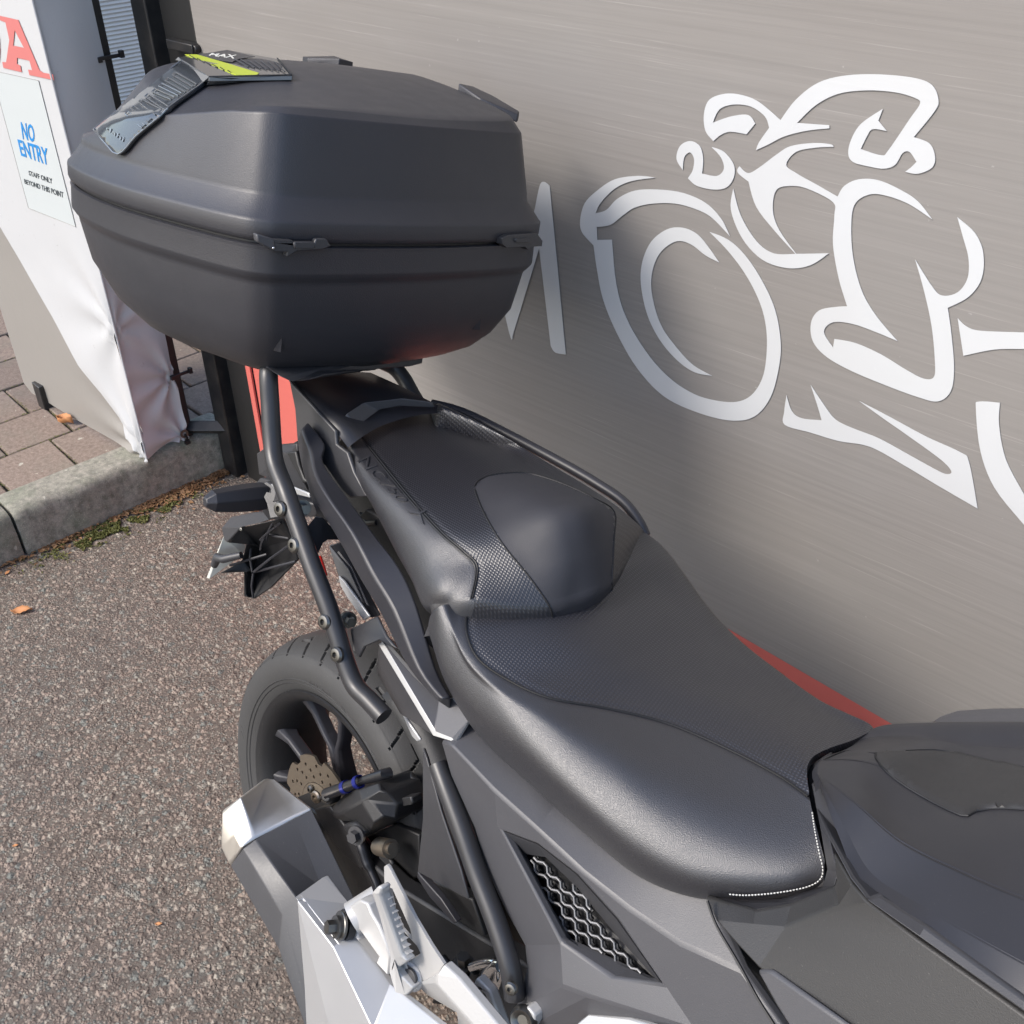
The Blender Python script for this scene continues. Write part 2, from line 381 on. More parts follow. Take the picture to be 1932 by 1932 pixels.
def kerbstone(y0, y1):
    prof = [(KX - .122, -.1), (KX - .122, .118), (KX - .118, .124), (KX - .02, .127), (KX - .007, .122), (KX, .11), (KX + .012, .0), (KX + .013, -.1)]
    ny = 60; vs = []; pr = resample(prof, 34)
    for i in range(ny + 1):
        y = y0 + (y1 - y0) * i / ny
        e = min(1, (min(i, ny - i)) / 1.5)
        for (x, z) in pr:
            nn = mnoise.fractal(Vector((x * 18, y * 18, z * 18)), .8, 2, 4) * .0035
            vs.append((x * 1 + nn + (1 - e) * -.004, y, z + nn * .6 - (1 - e) * .005))
    k = len(pr); fs = [(i * k + j, i * k + j + 1, (i + 1) * k + j + 1, (i + 1) * k + j) for i in range(ny) for j in range(k - 1)]
    fs += [tuple(range(k)), tuple(range(ny * k, ny * k + k))[::-1]]
    return mesh('kerb_stone', vs, fs, M['kerb'], kb, angle=60)
kerbstone(-.9, .018); kerbstone(.026, .66); kerbstone(-1.82, -.908)

# litter and moss in the gutter
def scatter(name, mat, n, fn, size, label, curl=.4, kind='stuff'):
    vs = []; fs = []
    for _ in range(n):
        c, sz = fn(); a = random.uniform(0, 6.28); s = size * sz * random.uniform(.5, 1.3); u = Vector((math.cos(a), math.sin(a), random.uniform(-.3, .3))) * s
        v = Vector((-math.sin(a), math.cos(a), random.uniform(-.4, .4))) * s * random.uniform(.3, .8); c = Vector(c); h = Vector((0, 0, s * random.uniform(.1, curl)))
        k = len(vs); vs += [c - u, c - v * .8 + h, c + u * .9, c + v + h]; fs += [(k, k + 1, k + 2), (k, k + 2, k + 3)]
    o = mesh(name, vs, fs, mat, smooth=False); return tag(o, label, 'litter' if kind == 'stuff' else None, kind='stuff')
def gut(bias, wid):
    def f():
        y = .66 - abs(random.gauss(0, .3)); d = min(.16, random.expovariate(1 / wid))
        if mnoise.noise(Vector((y * 9, d * 20, bias))) < -.05 and random.random() < .85: return f()
        return (KX + .014 + d, y, .002 + random.uniform(0, .006)), 1
    return f
scatter('leaf_litter', M['debris'], 1900, gut(1.3, .013), .008, 'brown crumbled leaf litter lying in the gutter along the kerb')
def mossf():
    y = random.gauss(.26, .09); d = abs(random.gauss(.045, .02))
    if mnoise.noise(Vector((y * 30, d * 30, 5))) < 0: return mossf()
    return (KX + .014 + d, y, .001 + random.uniform(0, .004)), 1
o = scatter('moss', M['moss'], 3600, mossf, .0042, 'green moss patches on the asphalt beside the kerb', .9); o['category'] = 'moss'
def joints():
    r = random.randrange(5); x = KX - .122 - r * P
    if random.random() < .5: return (x + random.gauss(0, .003), random.uniform(-.1, .5), .112), .6
    return (x - random.uniform(0, P), [.066, .137, .09, .03][r % 4] + .19 * random.randrange(0, 3) + random.gauss(0, .003), .112), .6
o = scatter('joint_moss', M['moss'], 1500, joints, .005, 'moss and grit in the joints between the pavers', .5); o['category'] = 'moss'
def leaf(px, label, size=.022, rot=0, z=.006, v='D', plane=0.0, curl=.35):
    c = G(v, px[0], px[1], z=plane); n = 9; vs = []
    wd = [.05, .45, .75, .62, .8, .5, .62, .3, .02]
    for i in range(n):
        t = i / (n - 1) * 2 - 1
        for s in (-1, -.5, 0, .5, 1):
            q = Vector((t, s * wd[i] * .62, curl * (abs(s) ** 1.5) * .5 + .12 * math.sin(t * 3 + s) + .1)) * size
            vs.append(Matrix.Rotation(rot, 3, 'Z') @ q)
    o = mesh('fallen_leaf', vs, grid_faces(n, 5), M['leaf'], solid=.0006); o.location = (c.x, c.y, plane + .002)
    return tag(o, label, 'leaf', 'fallen dry leaves on the ground')
leaf((42, 1155), 'largest orange dry leaf lying alone on the asphalt left of the wheel', .026, .9)
leaf((265, 970), 'small orange leaf on the asphalt near the gutter moss', .008, .3)
leaf((15, 1082), 'tiny orange leaf near the left edge of the asphalt by the kerb joint', .009, 2)
leaf((30, 1597), 'small orange leaf fragment on the asphalt far left, below the big leaf', .006, 1)
leaf((125, 800), 'curled reddish leaf on the pavement beneath the grey banner edge', .028, .5, v='D', plane=.115, curl=1.6)
leaf((480, 965), 'orange leaf on asphalt under the right turn signal', .02, .2)
leaf((300, 1745), 'thin orange leaf stalk on the asphalt near the silencer', .007, .8)

# ================================================================== WALL BANNER
AZ = R_(5); WD = np.array([math.cos(AZ), math.sin(AZ), 0]); WN = np.array([-WD[1], WD[0], 0]); WB = np.array([-1.40740275, 0.63587262, 0])
def WLs(v, x, y):
    P = unproj(CW, RW, dpx(v, (x, y)), WN, WB @ WN); return (P - WB) @ WD, P[2]
def WP(s, z, out=0): return Vector(WB + WD * s - WN * out) + Vector((0, 0, z))
wb = empty('wall_banner', WP(.1, 0)); tag(wb, 'long taupe fabric banner with white motorcycle logo stretched behind the motorcycle', 'banner')
wb_i = Matrix.Translation(-wb.location)
def wall_piece(name, poly, mat, out, parent=wb):      # poly in (s,z)
    P = [WP(s, z, out) for s, z in poly]
    o = MB().prism(P, WN * (.0006 if out else .001)).build(name, mat, parent, angle=30)
    o.data.transform(wb_i)
    uvplane(o, lambda c: ((Vector(c) + wb.location - Vector(WB)).dot(Vector(WD)), c.z)); return o
wall_piece('sheet', [(.095, .03), (4.2, .03), (4.2, 2.25), (.095, 2.25)], M['banner'], 0)
wall_piece('red_band', [(.095, .032), (4.2, .032), (4.2, .14), (1.9, .307), (1.55, .334), (.095, .47)], M['bred'], .0012)
def smooth_poly(pts, n=5):                # runs of smooth points between corners (third value 1 = corner)
    pts = [tuple(p) + ((0,) if len(p) == 2 else ()) for p in pts]; k = len(pts); out = []
    for i in range(k):
        a, b, c, d = pts[i - 1], pts[i], pts[(i + 1) % k], pts[(i + 2) % k]
        b_, c_ = np.array(b[:2], float), np.array(c[:2], float)
        a_ = b_ if b[2] else np.array(a[:2], float); d_ = c_ if c[2] else np.array(d[:2], float)
        for j in range(n):
            t = j / n
            out.append(.5 * (2 * b_ + (c_ - a_) * t + (2 * a_ - 5 * b_ + 4 * c_ - d_) * t * t + (3 * b_ - a_ - 3 * c_ + d_) * t ** 3))
    return out
LOGO = {
 'letter_m': [(0, 1182, 1), (-14, 1168), (-92, 820, 1), (-160, 1135, 1), (-203, 1118, 1), (-122, 705), (-98, 672), (-74, 690), (-5, 1010, 1), (78, 735, 1), (95, 655), (110, 641), (130, 655, 1), (187, 1250, 1), (150, 1243), (134, 1220, 1), (93, 875, 1)],
 'front_wheel_mudguard': [(502, 626, 1), (440, 620), (360, 632), (300, 670), (255, 715), (238, 775), (245, 820), (285, 865, 1), (297, 950), (320, 1060), (370, 1180), (440, 1300), (530, 1395), (640, 1450), (760, 1482), (850, 1470), (910, 1400), (940, 1290), (945, 1200), (925, 1090), (880, 990), (820, 900), (760, 845), (695, 818, 1), (760, 885), (820, 965), (865, 1050), (890, 1130), (897, 1220), (885, 1320), (850, 1385), (800, 1415), (730, 1415), (640, 1390), (550, 1330), (470, 1240), (400, 1120), (365, 1000), (350, 845, 1), (298, 846, 1), (296, 800, 1), (345, 792), (390, 758), (430, 732), (490, 718), (570, 717), (640, 735), (700, 765), (766, 832, 1), (735, 770), (680, 715), (600, 680), (510, 668), (430, 672), (370, 700), (330, 740), (292, 752, 1), (310, 715), (360, 665), (420, 638)],
 'wheel_arc': [(728, 925, 1), (690, 870), (650, 825), (600, 803), (545, 808), (490, 850), (458, 920), (452, 1000), (475, 1110), (520, 1200), (580, 1270), (640, 1312), (702, 1325, 1), (640, 1290), (590, 1240), (530, 1160), (500, 1080), (488, 1000), (500, 930), (530, 880), (580, 850), (630, 862), (680, 900)],
 'helmet_and_back': [(708, 497, 1), (680, 460), (675, 400), (695, 350), (750, 330), (810, 335), (870, 360), (945, 423, 1), (1000, 350), (1080, 290), (1180, 265), (1300, 262), (1420, 275), (1480, 300), (1502, 350), (1490, 390), (1415, 483, 1), (1470, 505), (1490, 550), (1480, 590), (1430, 612), (1385, 605, 1), (1405, 590, 1), (1425, 570, 1), (1400, 535), (1375, 540), (1350, 580), (1310, 594), (1250, 585), (1200, 570), (1184, 540), (1195, 490), (1230, 435), (1306, 383, 1), (1290, 425, 1), (1319, 461, 1), (1270, 455), (1250, 480), (1228, 525, 1), (1300, 547), (1325, 530), (1400, 420), (1437, 365), (1420, 345), (1350, 325), (1250, 318), (1150, 330), (1070, 370), (1003, 433, 1), (1117, 441, 1), (1117, 452, 1), (1040, 460), (960, 480), (900, 510), (858, 529, 1), (870, 500), (905, 450, 1), (890, 410), (840, 375), (780, 368), (730, 385), (706, 432, 1), (770, 410), (830, 405), (856, 435, 1), (825, 473, 1), (770, 464), (735, 475)],
 'hand': [(600, 599, 1), (578, 560), (590, 515), (625, 497), (660, 515), (672, 560), (668, 612, 1), (720, 620), (745, 595), (735, 555), (702, 518, 1), (745, 535), (780, 580), (780, 625), (755, 660), (710, 668), (650, 655), (618, 628, 1), (635, 600), (640, 560), (625, 537), (605, 555)],
 'arm_and_fork': [(800, 586, 1), (830, 610), (870, 590), (930, 545), (980, 515), (1060, 504), (1120, 508), (1132, 517, 1), (1070, 520), (1000, 535), (965, 580), (1000, 610), (1080, 655), (1146, 693, 1), (1170, 655), (1220, 632), (1290, 635), (1370, 670), (1430, 710), (1480, 773, 1), (1400, 720), (1320, 690), (1260, 685), (1210, 715), (1195, 780), (1200, 900), (1230, 1020), (1280, 1110), (1357, 1202, 1), (1280, 1170), (1200, 1142), (1130, 1136), (1098, 1170), (1130, 1225, 1), (1135, 1195, 1), (1210, 1210), (1300, 1250), (1390, 1305), (1450, 1335), (1485, 1330), (1490, 1280), (1478, 1150), (1450, 1020), (1420, 915, 1), (1480, 1010), (1515, 1042), (1570, 1030), (1605, 980), (1608, 910), (1590, 840), (1569, 766, 1), (1630, 820), (1660, 890), (1655, 980), (1610, 1045), (1535, 1085, 1), (1548, 1180), (1557, 1300), (1545, 1380), (1500, 1415), (1430, 1400), (1320, 1360), (1200, 1310), (1110, 1260), (1060, 1205), (1052, 1140), (1080, 1095), (1140, 1082), (1180, 1080, 1), (1150, 980), (1130, 860), (1135, 760), (1130, 712), (1040, 665), (980, 655), (930, 670), (918, 740), (940, 810), (1000, 895, 1), (1115, 893, 1), (1050, 935), (970, 945), (880, 915), (810, 840), (770, 740), (778, 664, 1), (805, 760), (860, 850), (920, 893), (998, 895, 1), (930, 820), (860, 730), (832, 640, 1), (800, 615), (792, 600)],
 'frame': [(966, 1393, 1), (985, 1450), (1020, 1475), (1090, 1482, 1), (1075, 1430), (1051, 1357, 1), (1100, 1430), (1140, 1480), (1200, 1510), (1290, 1545), (1400, 1605), (1500, 1660), (1535, 1672), (1547, 1660), (1510, 1620), (1400, 1540), (1300, 1470), (1224, 1415, 1), (1330, 1470), (1460, 1540), (1580, 1595), (1610, 1630), (1640, 1793, 1), (1500, 1712), (1380, 1640), (1260, 1575), (1150, 1555), (1050, 1525), (960, 1498), (958, 1450)],
 'rear_axle': [(1570, 1122, 1), (1600, 1150), (1650, 1166), (1802, 1172, 1), (1990, 1190, 1), (1990, 1250, 1), (1802, 1230, 1), (1700, 1232), (1590, 1254, 1)],
 'rear_wheel': [(1645, 1416), (1719, 1420, 1), (1716, 1500), (1740, 1620), (1802, 1740, 1), (1880, 1840), (2000, 1900), (2000, 2050, 1), (1900, 1960), (1802, 1848, 1), (1700, 1720), (1650, 1590), (1634, 1440)],
}
for nm, pl in LOGO.items():
    sm = [WLs('Y3', *p) for p in smooth_poly(pl, 5)]
    wall_piece(nm, sm, M['bwhite'], .0018)
# posts at the banner's end and the frame behind it
wf = empty('banner_posts', WP(0, 0)); tag(wf, 'black steel posts holding the left end of the taupe banner', 'fence post')
def world_mesh(mb, name, mat, parent, **k):
    o = mb.build(name, mat, parent, **k); o.data.transform(Matrix.Translation(-parent.location)); return o
Rw3 = Matrix.Rotation(AZ, 3, 'Z')
world_mesh(MB().box(WP(.025, 1.1, -.02), (.125, .03, 2.2), Rw3), 'end_cover', M['tarp'], wf, bevel=.004)
world_mesh(MB().box(WP(-.085, 1.1, -.01), (.06, .06, 2.2), Rw3), 'post', M['black'], wf, bevel=.004)
world_mesh(MB().box(WP(2.1, 1.1, -.05), (.06, .06, 2.2), Rw3), 'post', M['black'], wf, bevel=.004)
world_mesh(MB().box(WP(2.1, 2.2, -.05), (4.2, .05, .05), Rw3), 'rail', M['black'], wf, bevel=.004)
world_mesh(MB().box(WP(.082, .28, .006), (.02, .006, .5), Rw3), 'red_edge', M['bred'], wf, bevel=.001)
mb = MB(); mb.box(WP(.05, 1.175, .008), (.1, .02, .02), Rw3); mb.tube([WP(.1, 1.175, .0), WP(.1, 1.175, .014)], .009, 12)
world_mesh(mb, 'clamp', M['black'], wf, bevel=.002)
world_mesh(MB().lathe([(0, .004), (0, .009), (.003, .009), (.003, .004)], WP(.112, 1.172, .004), (-WN).tolist(), 18, True), 'eyelet', M['chrome'], wb)
for o in [c for c in wb.children if c.name == 'eyelet']: o.location = Vector((0, 0, 0)); o.data.transform(Matrix.Translation(wf.location - wb.location))

# ================================================================== WHITE CORNER BANNER
TC = np.array([-1.525, .395, 0]); TD = np.array([-.992, -.126, 0]); TD /= np.linalg.norm(TD); TN = np.array([TD[1], -TD[0], 0])
if TN[1] > 0: TN = -TN
def TL(v, x, y):
    P = unproj(CW, RW, dpx(v, (x, y)), TN, TC @ TN); return (P - TC) @ TD, P[2]
tb = empty('corner_banner', TC.tolist()); tag(tb, 'white and grey display banner wrapped round a corner frame, with a no entry notice', 'banner')
def TP(s, z, out=0): return Vector(TC + TD * s + TN * out) + Vector((0, 0, z))
def sstep(a, b, x): x = min(1, max(0, (x - a) / (b - a))); return x * x * (3 - 2 * x)
bl = [TL('D', 275, 870), TL('D', 150, 796), TL('D', 60, 742), TL('D', 45, 722)]
BL = np.array(bl); BL = BL[np.argsort(BL[:, 0])]
grey_line = np.array([TL('D', *p) for p in [(272, 866), (245, 838), (222, 790), (190, 742), (150, 690), (100, 600), (50, 515), (0, 428), (-60, 320), (-120, 210)]])
grey_line = grey_line[np.argsort(grey_line[:, 0])]
SMAX = float(BL[-1, 0])
def fold(s, z):                            # creases that fan out from where the sheet is tied down
    a = 0
    for (cs, cz, amp, k) in ((.0, .52, .009, 7), (.02, .16, .010, 9)):
        dx, dz = s - cs, z - cz; r = math.hypot(dx, dz) + 1e-4; th = math.atan2(dz, dx)
        a += amp * math.exp(-r / .14) * math.sin(th * k) * min(1, r / .02)
    return a + .004 * mnoise.noise(Vector((s * 5, z * 4, 1))) * sstep(.75, .55, z) if z < .75 else a * max(0, 1 - (z - .75) / .1)
nu, nv = 70, 150; vs = []; mi = []
for i in range(nu + 1):
    s = SMAX * (i / nu) ** 1.25; zb = np.interp(s, BL[:, 0], BL[:, 1])
    zg = float(np.interp(s, grey_line[:, 0], grey_line[:, 1]))
    zs = list(np.linspace(zb, zg, 51)) + list(np.linspace(zg, 2.1, nv - 50 + 1))[1:]
    for z in zs: vs.append(TP(s, z, fold(s, z)))
nc = nv + 1
fs = grid_faces(nu + 1, nc); mi = [0 if j < 50 else 1 for i in range(nu) for j in range(nc - 1)]
o = mesh('front_sheet', vs, fs, [M['pgrey'], M['pwhite']], tb, angle=180, matidx=mi); o.data.transform(Matrix.Translation(-tb.location))
vs = []; W2 = .135
for i in range(31):
    t = i / 30 * W2
    for j in range(121):
        zb = .128 + .02 * math.sin(i / 30 * 3.1) * .6; z = zb + (2.1 - zb) * (j / 120) ** 1.5
        a = 0
        for (ct, cz, amp, k) in ((0, .52, .008, 6), (.125, .33, .012, 8), (.12, .15, .012, 7)):
            r = math.hypot(t - ct, z - cz) + 1e-4; a += amp * math.exp(-r / .1) * math.sin(math.atan2(z - cz, t - ct) * k) * min(1, r / .02)
        a += .02 * math.sin(t / W2 * 3.14) * mnoise.noise(Vector((1, z * 2.2, 3)))
        vs.append(Vector((TC[0] - .02 * t / W2 + a, TC[1] + t, z)))
o = mesh('side_sheet', vs, grid_faces(31, 121), M['pwhite'], tb, angle=180); o.data.transform(Matrix.Translation(-tb.location))
# hem beads along the corner and the bottom
world_mesh(MB().tube([TP(0, .135, .002), TP(-.001, .5, .002), TP(0, 2.1, .002)], .003, 8), 'corner_hem', M['pwhite'], tb)
def tpiece(name, poly, mat, out, th=.0008):
    o = MB().prism([TP(s, z, out) for s, z in poly], -TN * th).build(name, mat, tb, angle=30); o.data.transform(Matrix.Translation(-tb.location)); return o
def tpoly(v, pts): return [TL(v, *p) for p in pts]
LETTER_A = [(0, 98), (118, 125), (252, 440), (275, 456), (335, 466), (342, 502), (188, 470), (180, 436), (205, 440), (188, 380), (112, 362), (110, 400), (132, 412), (140, 452), (25, 425), (18, 388), (42, 390), (62, 250), (38, 140), (0, 125)]
LETTER_A_HOLE = [(96, 190), (154, 300), (86, 285)]
def with_hole(outer, hole):
    bi = min(((i, j) for i in range(len(outer)) for j in range(len(hole))), key=lambda ij: (outer[ij[0]][0] - hole[ij[1]][0]) ** 2 + (outer[ij[0]][1] - hole[ij[1]][1]) ** 2)
    i, j = bi; h = hole[j:] + hole[:j + 1]
    return outer[:i + 1] + h + outer[i:]
OUT = .0016
def build_cut(name, outer, holes, mat, out):
    polys = [[TP(s, z, out) for s, z in tpoly('A', outer)]] + [[TP(s, z, out) for s, z in tpoly('A', h)] for h in holes]
    vs = [p for q in polys for p in q]; tri = tessellate_polygon(polys); n = len(vs)
    vs2 = vs + [v - Vector(TN) * .0008 for v in vs]
    fs = [tuple(t) for t in tri] + [tuple(i + n for i in t)[::-1] for t in tri]
    o = mesh(name, vs2, fs, mat, tb, smooth=False); o.data.transform(Matrix.Translation(-tb.location)); return o
build_cut('letter_a', LETTER_A, [LETTER_A_HOLE], M['pred'], OUT)
tpiece('letter_d', tpoly('A', [(-140, 90), (-60, 95), (-20, 150), (0, 240), (4, 320), (0, 385), (-40, 420), (-140, 400), (-140, 370), (-70, 350), (-40, 250), (-70, 150), (-140, 130)]), M['pred'], OUT)
NQ = [(-60, 425), (238, 500), (478, 1425), (182, 1305)]
tpiece('notice', tpoly('A', [(-50, 440), (245, 505), (478, 1422), (182, 1304)]), M['notice'], .0014)
ed = tpoly('A', [(-50, 440), (245, 505), (478, 1422), (182, 1304)])
mb = MB()
for i in range(4): mb.tube([TP(*ed[i], .0016), TP(*ed[(i + 1) % 4], .0016)], .0005, 6)
o = mb.build('notice_border', M['pgrey'], tb); o.data.transform(Matrix.Translation(-tb.location))
def textmesh(body, bold=0, shear=0, res=3, extrude=.02, spacing=1.0):
    cu = bpy.data.curves.new('t', 'FONT'); cu.body = body; cu.size = 1; cu.offset = bold; cu.shear = shear; cu.extrude = extrude; cu.resolution_u = res; cu.space_character = spacing
    ob = bpy.data.objects.new('t', cu); COL.objects.link(ob)
    bpy.context.view_layer.update()
    me = bpy.data.meshes.new_from_object(ob.evaluated_get(bpy.context.evaluated_depsgraph_get()))
    bpy.data.objects.remove(ob); co = np.array([v.co for v in me.vertices]); fs = [tuple(p.vertices) for p in me.polygons]
    co[:, 0] = (co[:, 0] - co[:, 0].min()) / (np.ptp(co[:, 0])); co[:, 1] = (co[:, 1] - co[:, 1].min()) / np.ptp(co[:, 1]); co[:, 2] = (co[:, 2] - co[:, 2].min()) / max(1e-6, np.ptp(co[:, 2]))
    return co, fs
def text_on(name, body, quad, mat, place, parent, bold=.0, **k):   # quad: bottom-left, bottom-right, top-right, top-left (3-D)
    co, fs = textmesh(body, bold, **k); q = [Vector(p) for p in quad]; vs = []
    for u, v, d in co:
        p = q[0] * (1 - u) * (1 - v) + q[1] * u * (1 - v) + q[2] * u * v + q[3] * (1 - u) * v; vs.append(place(p, d))
    return mesh(name, vs, fs, mat, parent, smooth=False)
def tquad(v, a): return [TP(*TL(v, *p), .0017) for p in a]
pl = lambda p, d: p + Vector(TN) * (.0006 * d) - tb.location
text_on('no_text', 'NO', tquad('A', [(148, 872), (226, 893), (214, 783), (134, 762)]), M['pblue'], pl, tb, bold=.018)
text_on('entry_text', 'ENTRY', tquad('A', [(138, 975), (313, 1037), (300, 930), (114, 872)]), M['pblue'], pl, tb, bold=.018)
text_on('staff_only_text', 'STAFF ONLY', tquad('A', [(188, 1098), (334, 1152), (330, 1118), (182, 1068)]), M['pdark'], pl, tb, bold=.008)
text_on('beyond_this_point_text', 'BEYOND THIS POINT', tquad('A', [(160, 1150), (404, 1240), (400, 1204), (155, 1120)]), M['pdark'], pl, tb, bold=.008)
# its frame
tf = empty('banner_stand', (-1.56, .52, .12)); tag(tf, 'black steel stand with cable ties carrying the white corner banner', 'stand')
mb = MB(); mb.box((-1.575, .538, 1.11), (.032, .032, 2.0)); world_mesh(mb, 'post', M['black'], tf, bevel=.003)
world_mesh(MB().tube([(-1.57, .545, .152), (-1.487, .628, .152)], .022, 4), 'rail', M['black'], tf, bevel=.003, smooth=False)
fp = G('D', 78, 765, z=.13); world_mesh(MB().box((fp.x - .02, fp.y + .03, .145), (.05, .05, .09)), 'foot', M['black'], tf, bevel=.003)
def tie(c):
    mb = MB(); mb.box(c, (.006, .055, .008)); mb.box((c[0] + .004, c[1] + .028, c[2] + .003), (.012, .01, .016)); mb.box((c[0] + .0, c[1] - .024, c[2] - .002), (.01, .01, .012))
    world_mesh(mb, 'cable_tie', M['hose'], tf, bevel=.001)
tie((-1.54, .545, .33)); tie((-1.54, .54, 1.14)); 
mb = MB(); q = Vector((-1.538, .518, .155)); mb.lathe([(0, .006), (0, .012), (.002, .012), (.002, .006)], q, (1, 0, 0), 16, True); world_mesh(mb, 'eyelet', M['bolt'], tf)
mb = MB(); mb.tube([q + Vector((.004, 0, 0)), q + Vector((.006, .004, -.012)), q + Vector((.004, .002, -.026))], .003, 8); mb.box(q + Vector((.005, .002, -.026)), (.01, .014, .01)); world_mesh(mb, 'toggle', M['hose'], tf)
# roller shutter far behind
sh = empty('roller_shutter', (-4.3, 1.7, 0)); tag(sh, 'pale blue grey roller shutter seen between the black posts', 'shutter')
vs = []; nz = 210
for j in range(nz * 2 + 1):
    z = .12 + j * .0092; o_ = .008 if j % 2 else 0
    for y in (-1.4, 1.4): vs.append((o_, y, z))
o = mesh('slats', vs, grid_faces(nz * 2 + 1, 2), M['shut'], sh, smooth=False); o['kind'] = 'stuff'
MB().box((-.06, 0, 1.4), (.08, 3.4, 2.8)).build('surround', M['pgrey'], sh, smooth=False)
# ================================================================== MOTORCYCLE
bike = bpy.data.objects.new('motorcycle', None); COL.objects.link(bike); bike.matrix_world = BMAT; bike.empty_display_size = .1
tag(bike, 'black and grey adventure motorcycle leaning on its stand in front of the banner', 'motorcycle')
def curve(v, pts, **fix):                 # traced points (x, y, depth) -> 3-D
    a = fix.get('a', 'y'); return [B(v, p[0], p[1], **{a: p[2]}) for p in pts]
def inside(p, poly):
    x, y = p; c = False; n = len(poly)
    for i in range(n):
        x1, y1 = poly[i]; x2, y2 = poly[i - 1]
        if (y1 > y) != (y2 > y) and x < (x2 - x1) * (y - y1) / (y2 - y1) + x1: c = not c
    return c
def topx(P):                              # plan position used to lay out the seat cover's patches
    a = RB @ (np.array(P) - CB); return (966 + FL * a[0] / a[2], 966 + FL * a[1] / a[2])
def zipy(pts, ds): return [(p[0], p[1], d) for p, d in zip(pts, ds)]
from mathutils.bvhtree import BVHTree
def bvh(o):
    me = o.data; return BVHTree.FromPolygons([v.co for v in me.vertices], [p.vertices for p in me.polygons])
def drop(T, px, py, v='D', off=.001):     # lay a traced point on an existing surface
    d = (Vector(RB.T @ np.array([*(np.array(dpx(v, (px, py))) - 966), FL]))).normalized()
    h = T.ray_cast(Vector(CB), d)
    return None if h[0] is None else h[0] + h[1].normalized() * (off if h[1].dot(d) < 0 else -off)
# ---- rider seat
c0 = curve('D', zipy([(812, 1200), (850, 1300), (905, 1390), (1000, 1480), (1100, 1570), (1200, 1650), (1300, 1690), (1400, 1697), (1490, 1690), (1555, 1665)], [-.165, -.17, -.172, -.175, -.175, -.17, -.158, -.14, -.12, -.10]))
c1 = curve('D', zipy([(812, 1162), (832, 1255), (888, 1338), (985, 1422), (1087, 1505), (1190, 1583), (1293, 1632), (1398, 1645), (1490, 1643), (1556, 1628)], [-.17, -.182, -.188, -.192, -.192, -.184, -.17, -.147, -.122, -.098]))
c2 = curve('D', zipy([(835, 1142), (850, 1200), (890, 1272), (960, 1332), (1058, 1394), (1160, 1445), (1260, 1492), (1370, 1532), (1470, 1560), (1545, 1580)], [-.168, -.176, -.183, -.184, -.175, -.159, -.140, -.118, -.099, -.087]))
c3 = curve('D', zipy([(885, 1140), (883, 1190), (905, 1240), (960, 1280), (1040, 1315), (1150, 1335), (1260, 1362), (1370, 1408), (1470, 1460), (1527, 1500)], [.838, .824, .810, .801, .798, .795, .793, .793, .797, .80]), a='z')
c4 = curve('D', zipy([(1035, 1138), (1050, 1162), (1080, 1192), (1125, 1222), (1185, 1250), (1255, 1277), (1330, 1307), (1410, 1342), (1480, 1382), (1530, 1432)], [.848, .842, .834, .825, .816, .809, .805, .804, .806, .81]), a='z')
c5 = curve('D', zipy([(1150, 1085), (1185, 1080), (1222, 1105), (1272, 1150), (1335, 1205), (1410, 1257), (1485, 1305), (1550, 1342), (1600, 1368), (1605, 1398)], [.868, .862, .848, .832, .815, .805, .798, .798, .802, .806]), a='z')
c6 = curve('D', zipy([(1216, 1003), (1252, 1032), (1290, 1080), (1340, 1150), (1400, 1215), (1480, 1280), (1560, 1338), (1610, 1360), (1645, 1376), (1655, 1388)], [.19, .185, .18, .172, .162, .148, .133, .12, .11, .105]))
c7 = [p + Vector((0, .02, -.09)) for p in c6]
cm = [p + Vector((0, .035, -.012)) for p in c0]
rows = [cm, c0, c1, c2, c3, c4, c5, c6, c7]
def loft_obj(name, rows, nu, nv, mats, parent, matfn=None, endcap=None, groove=None):
    Gd = grid_surface(rows, nu, nv)
    if endcap:                            # roll the two open ends down
        for k, off in endcap: 
            for r in Gd:
                e_ = r[0 if k == 0 else -1]; r.insert(0 if k == 0 else len(r), e_ + Vector((off[0], off[1] * (1 if e_.y < 0 else -1), off[2])))
    if groove:
        for gi, dep in groove:
            for p in Gd[gi]: p.z -= dep
    nr, nc_ = len(Gd), len(Gd[0]); vs = [p for r in Gd for p in r]; fs = grid_faces(nr, nc_)
    mi = None
    if matfn: mi = [matfn((vs[f[0]] + vs[f[2]]) / 2, f[0] // nc_, f[0] % nc_) for f in fs]
    o = mesh(name, vs, fs, mats, parent, angle=70)
    if mi: o.data.polygons.foreach_set('material_index', mi)
    return o, Gd
NV = 12
knit_rows = (4 * NV, 7 * NV - 2)
seat, SG = loft_obj('rider_seat', rows, 10, NV, [M['vinyl'], M['knit']], bike, lambda p, r, c: 1 if knit_rows[0] <= r < knit_rows[1] and c > 0 else 0, endcap=[(0, (-.005, .006, -.004)), (0, (-.003, .010, -.008)), (0, (.0, .012, -.012)), (0, (.01, .02, -.03)), (1, (.002, 0, -.006)), (1, (-.02, .0, -.03))], groove=[(4 * NV, .0018)])
seat['label'] = 'wide black rider seat with a dotted grip panel and white stitching'
row = SG[4 * NV]; MB().tube([p + Vector((0, -.0022, .0014)) for p in row[3:-2]], .0013, 6, cap=True).build('piping', M['seam'], seat)
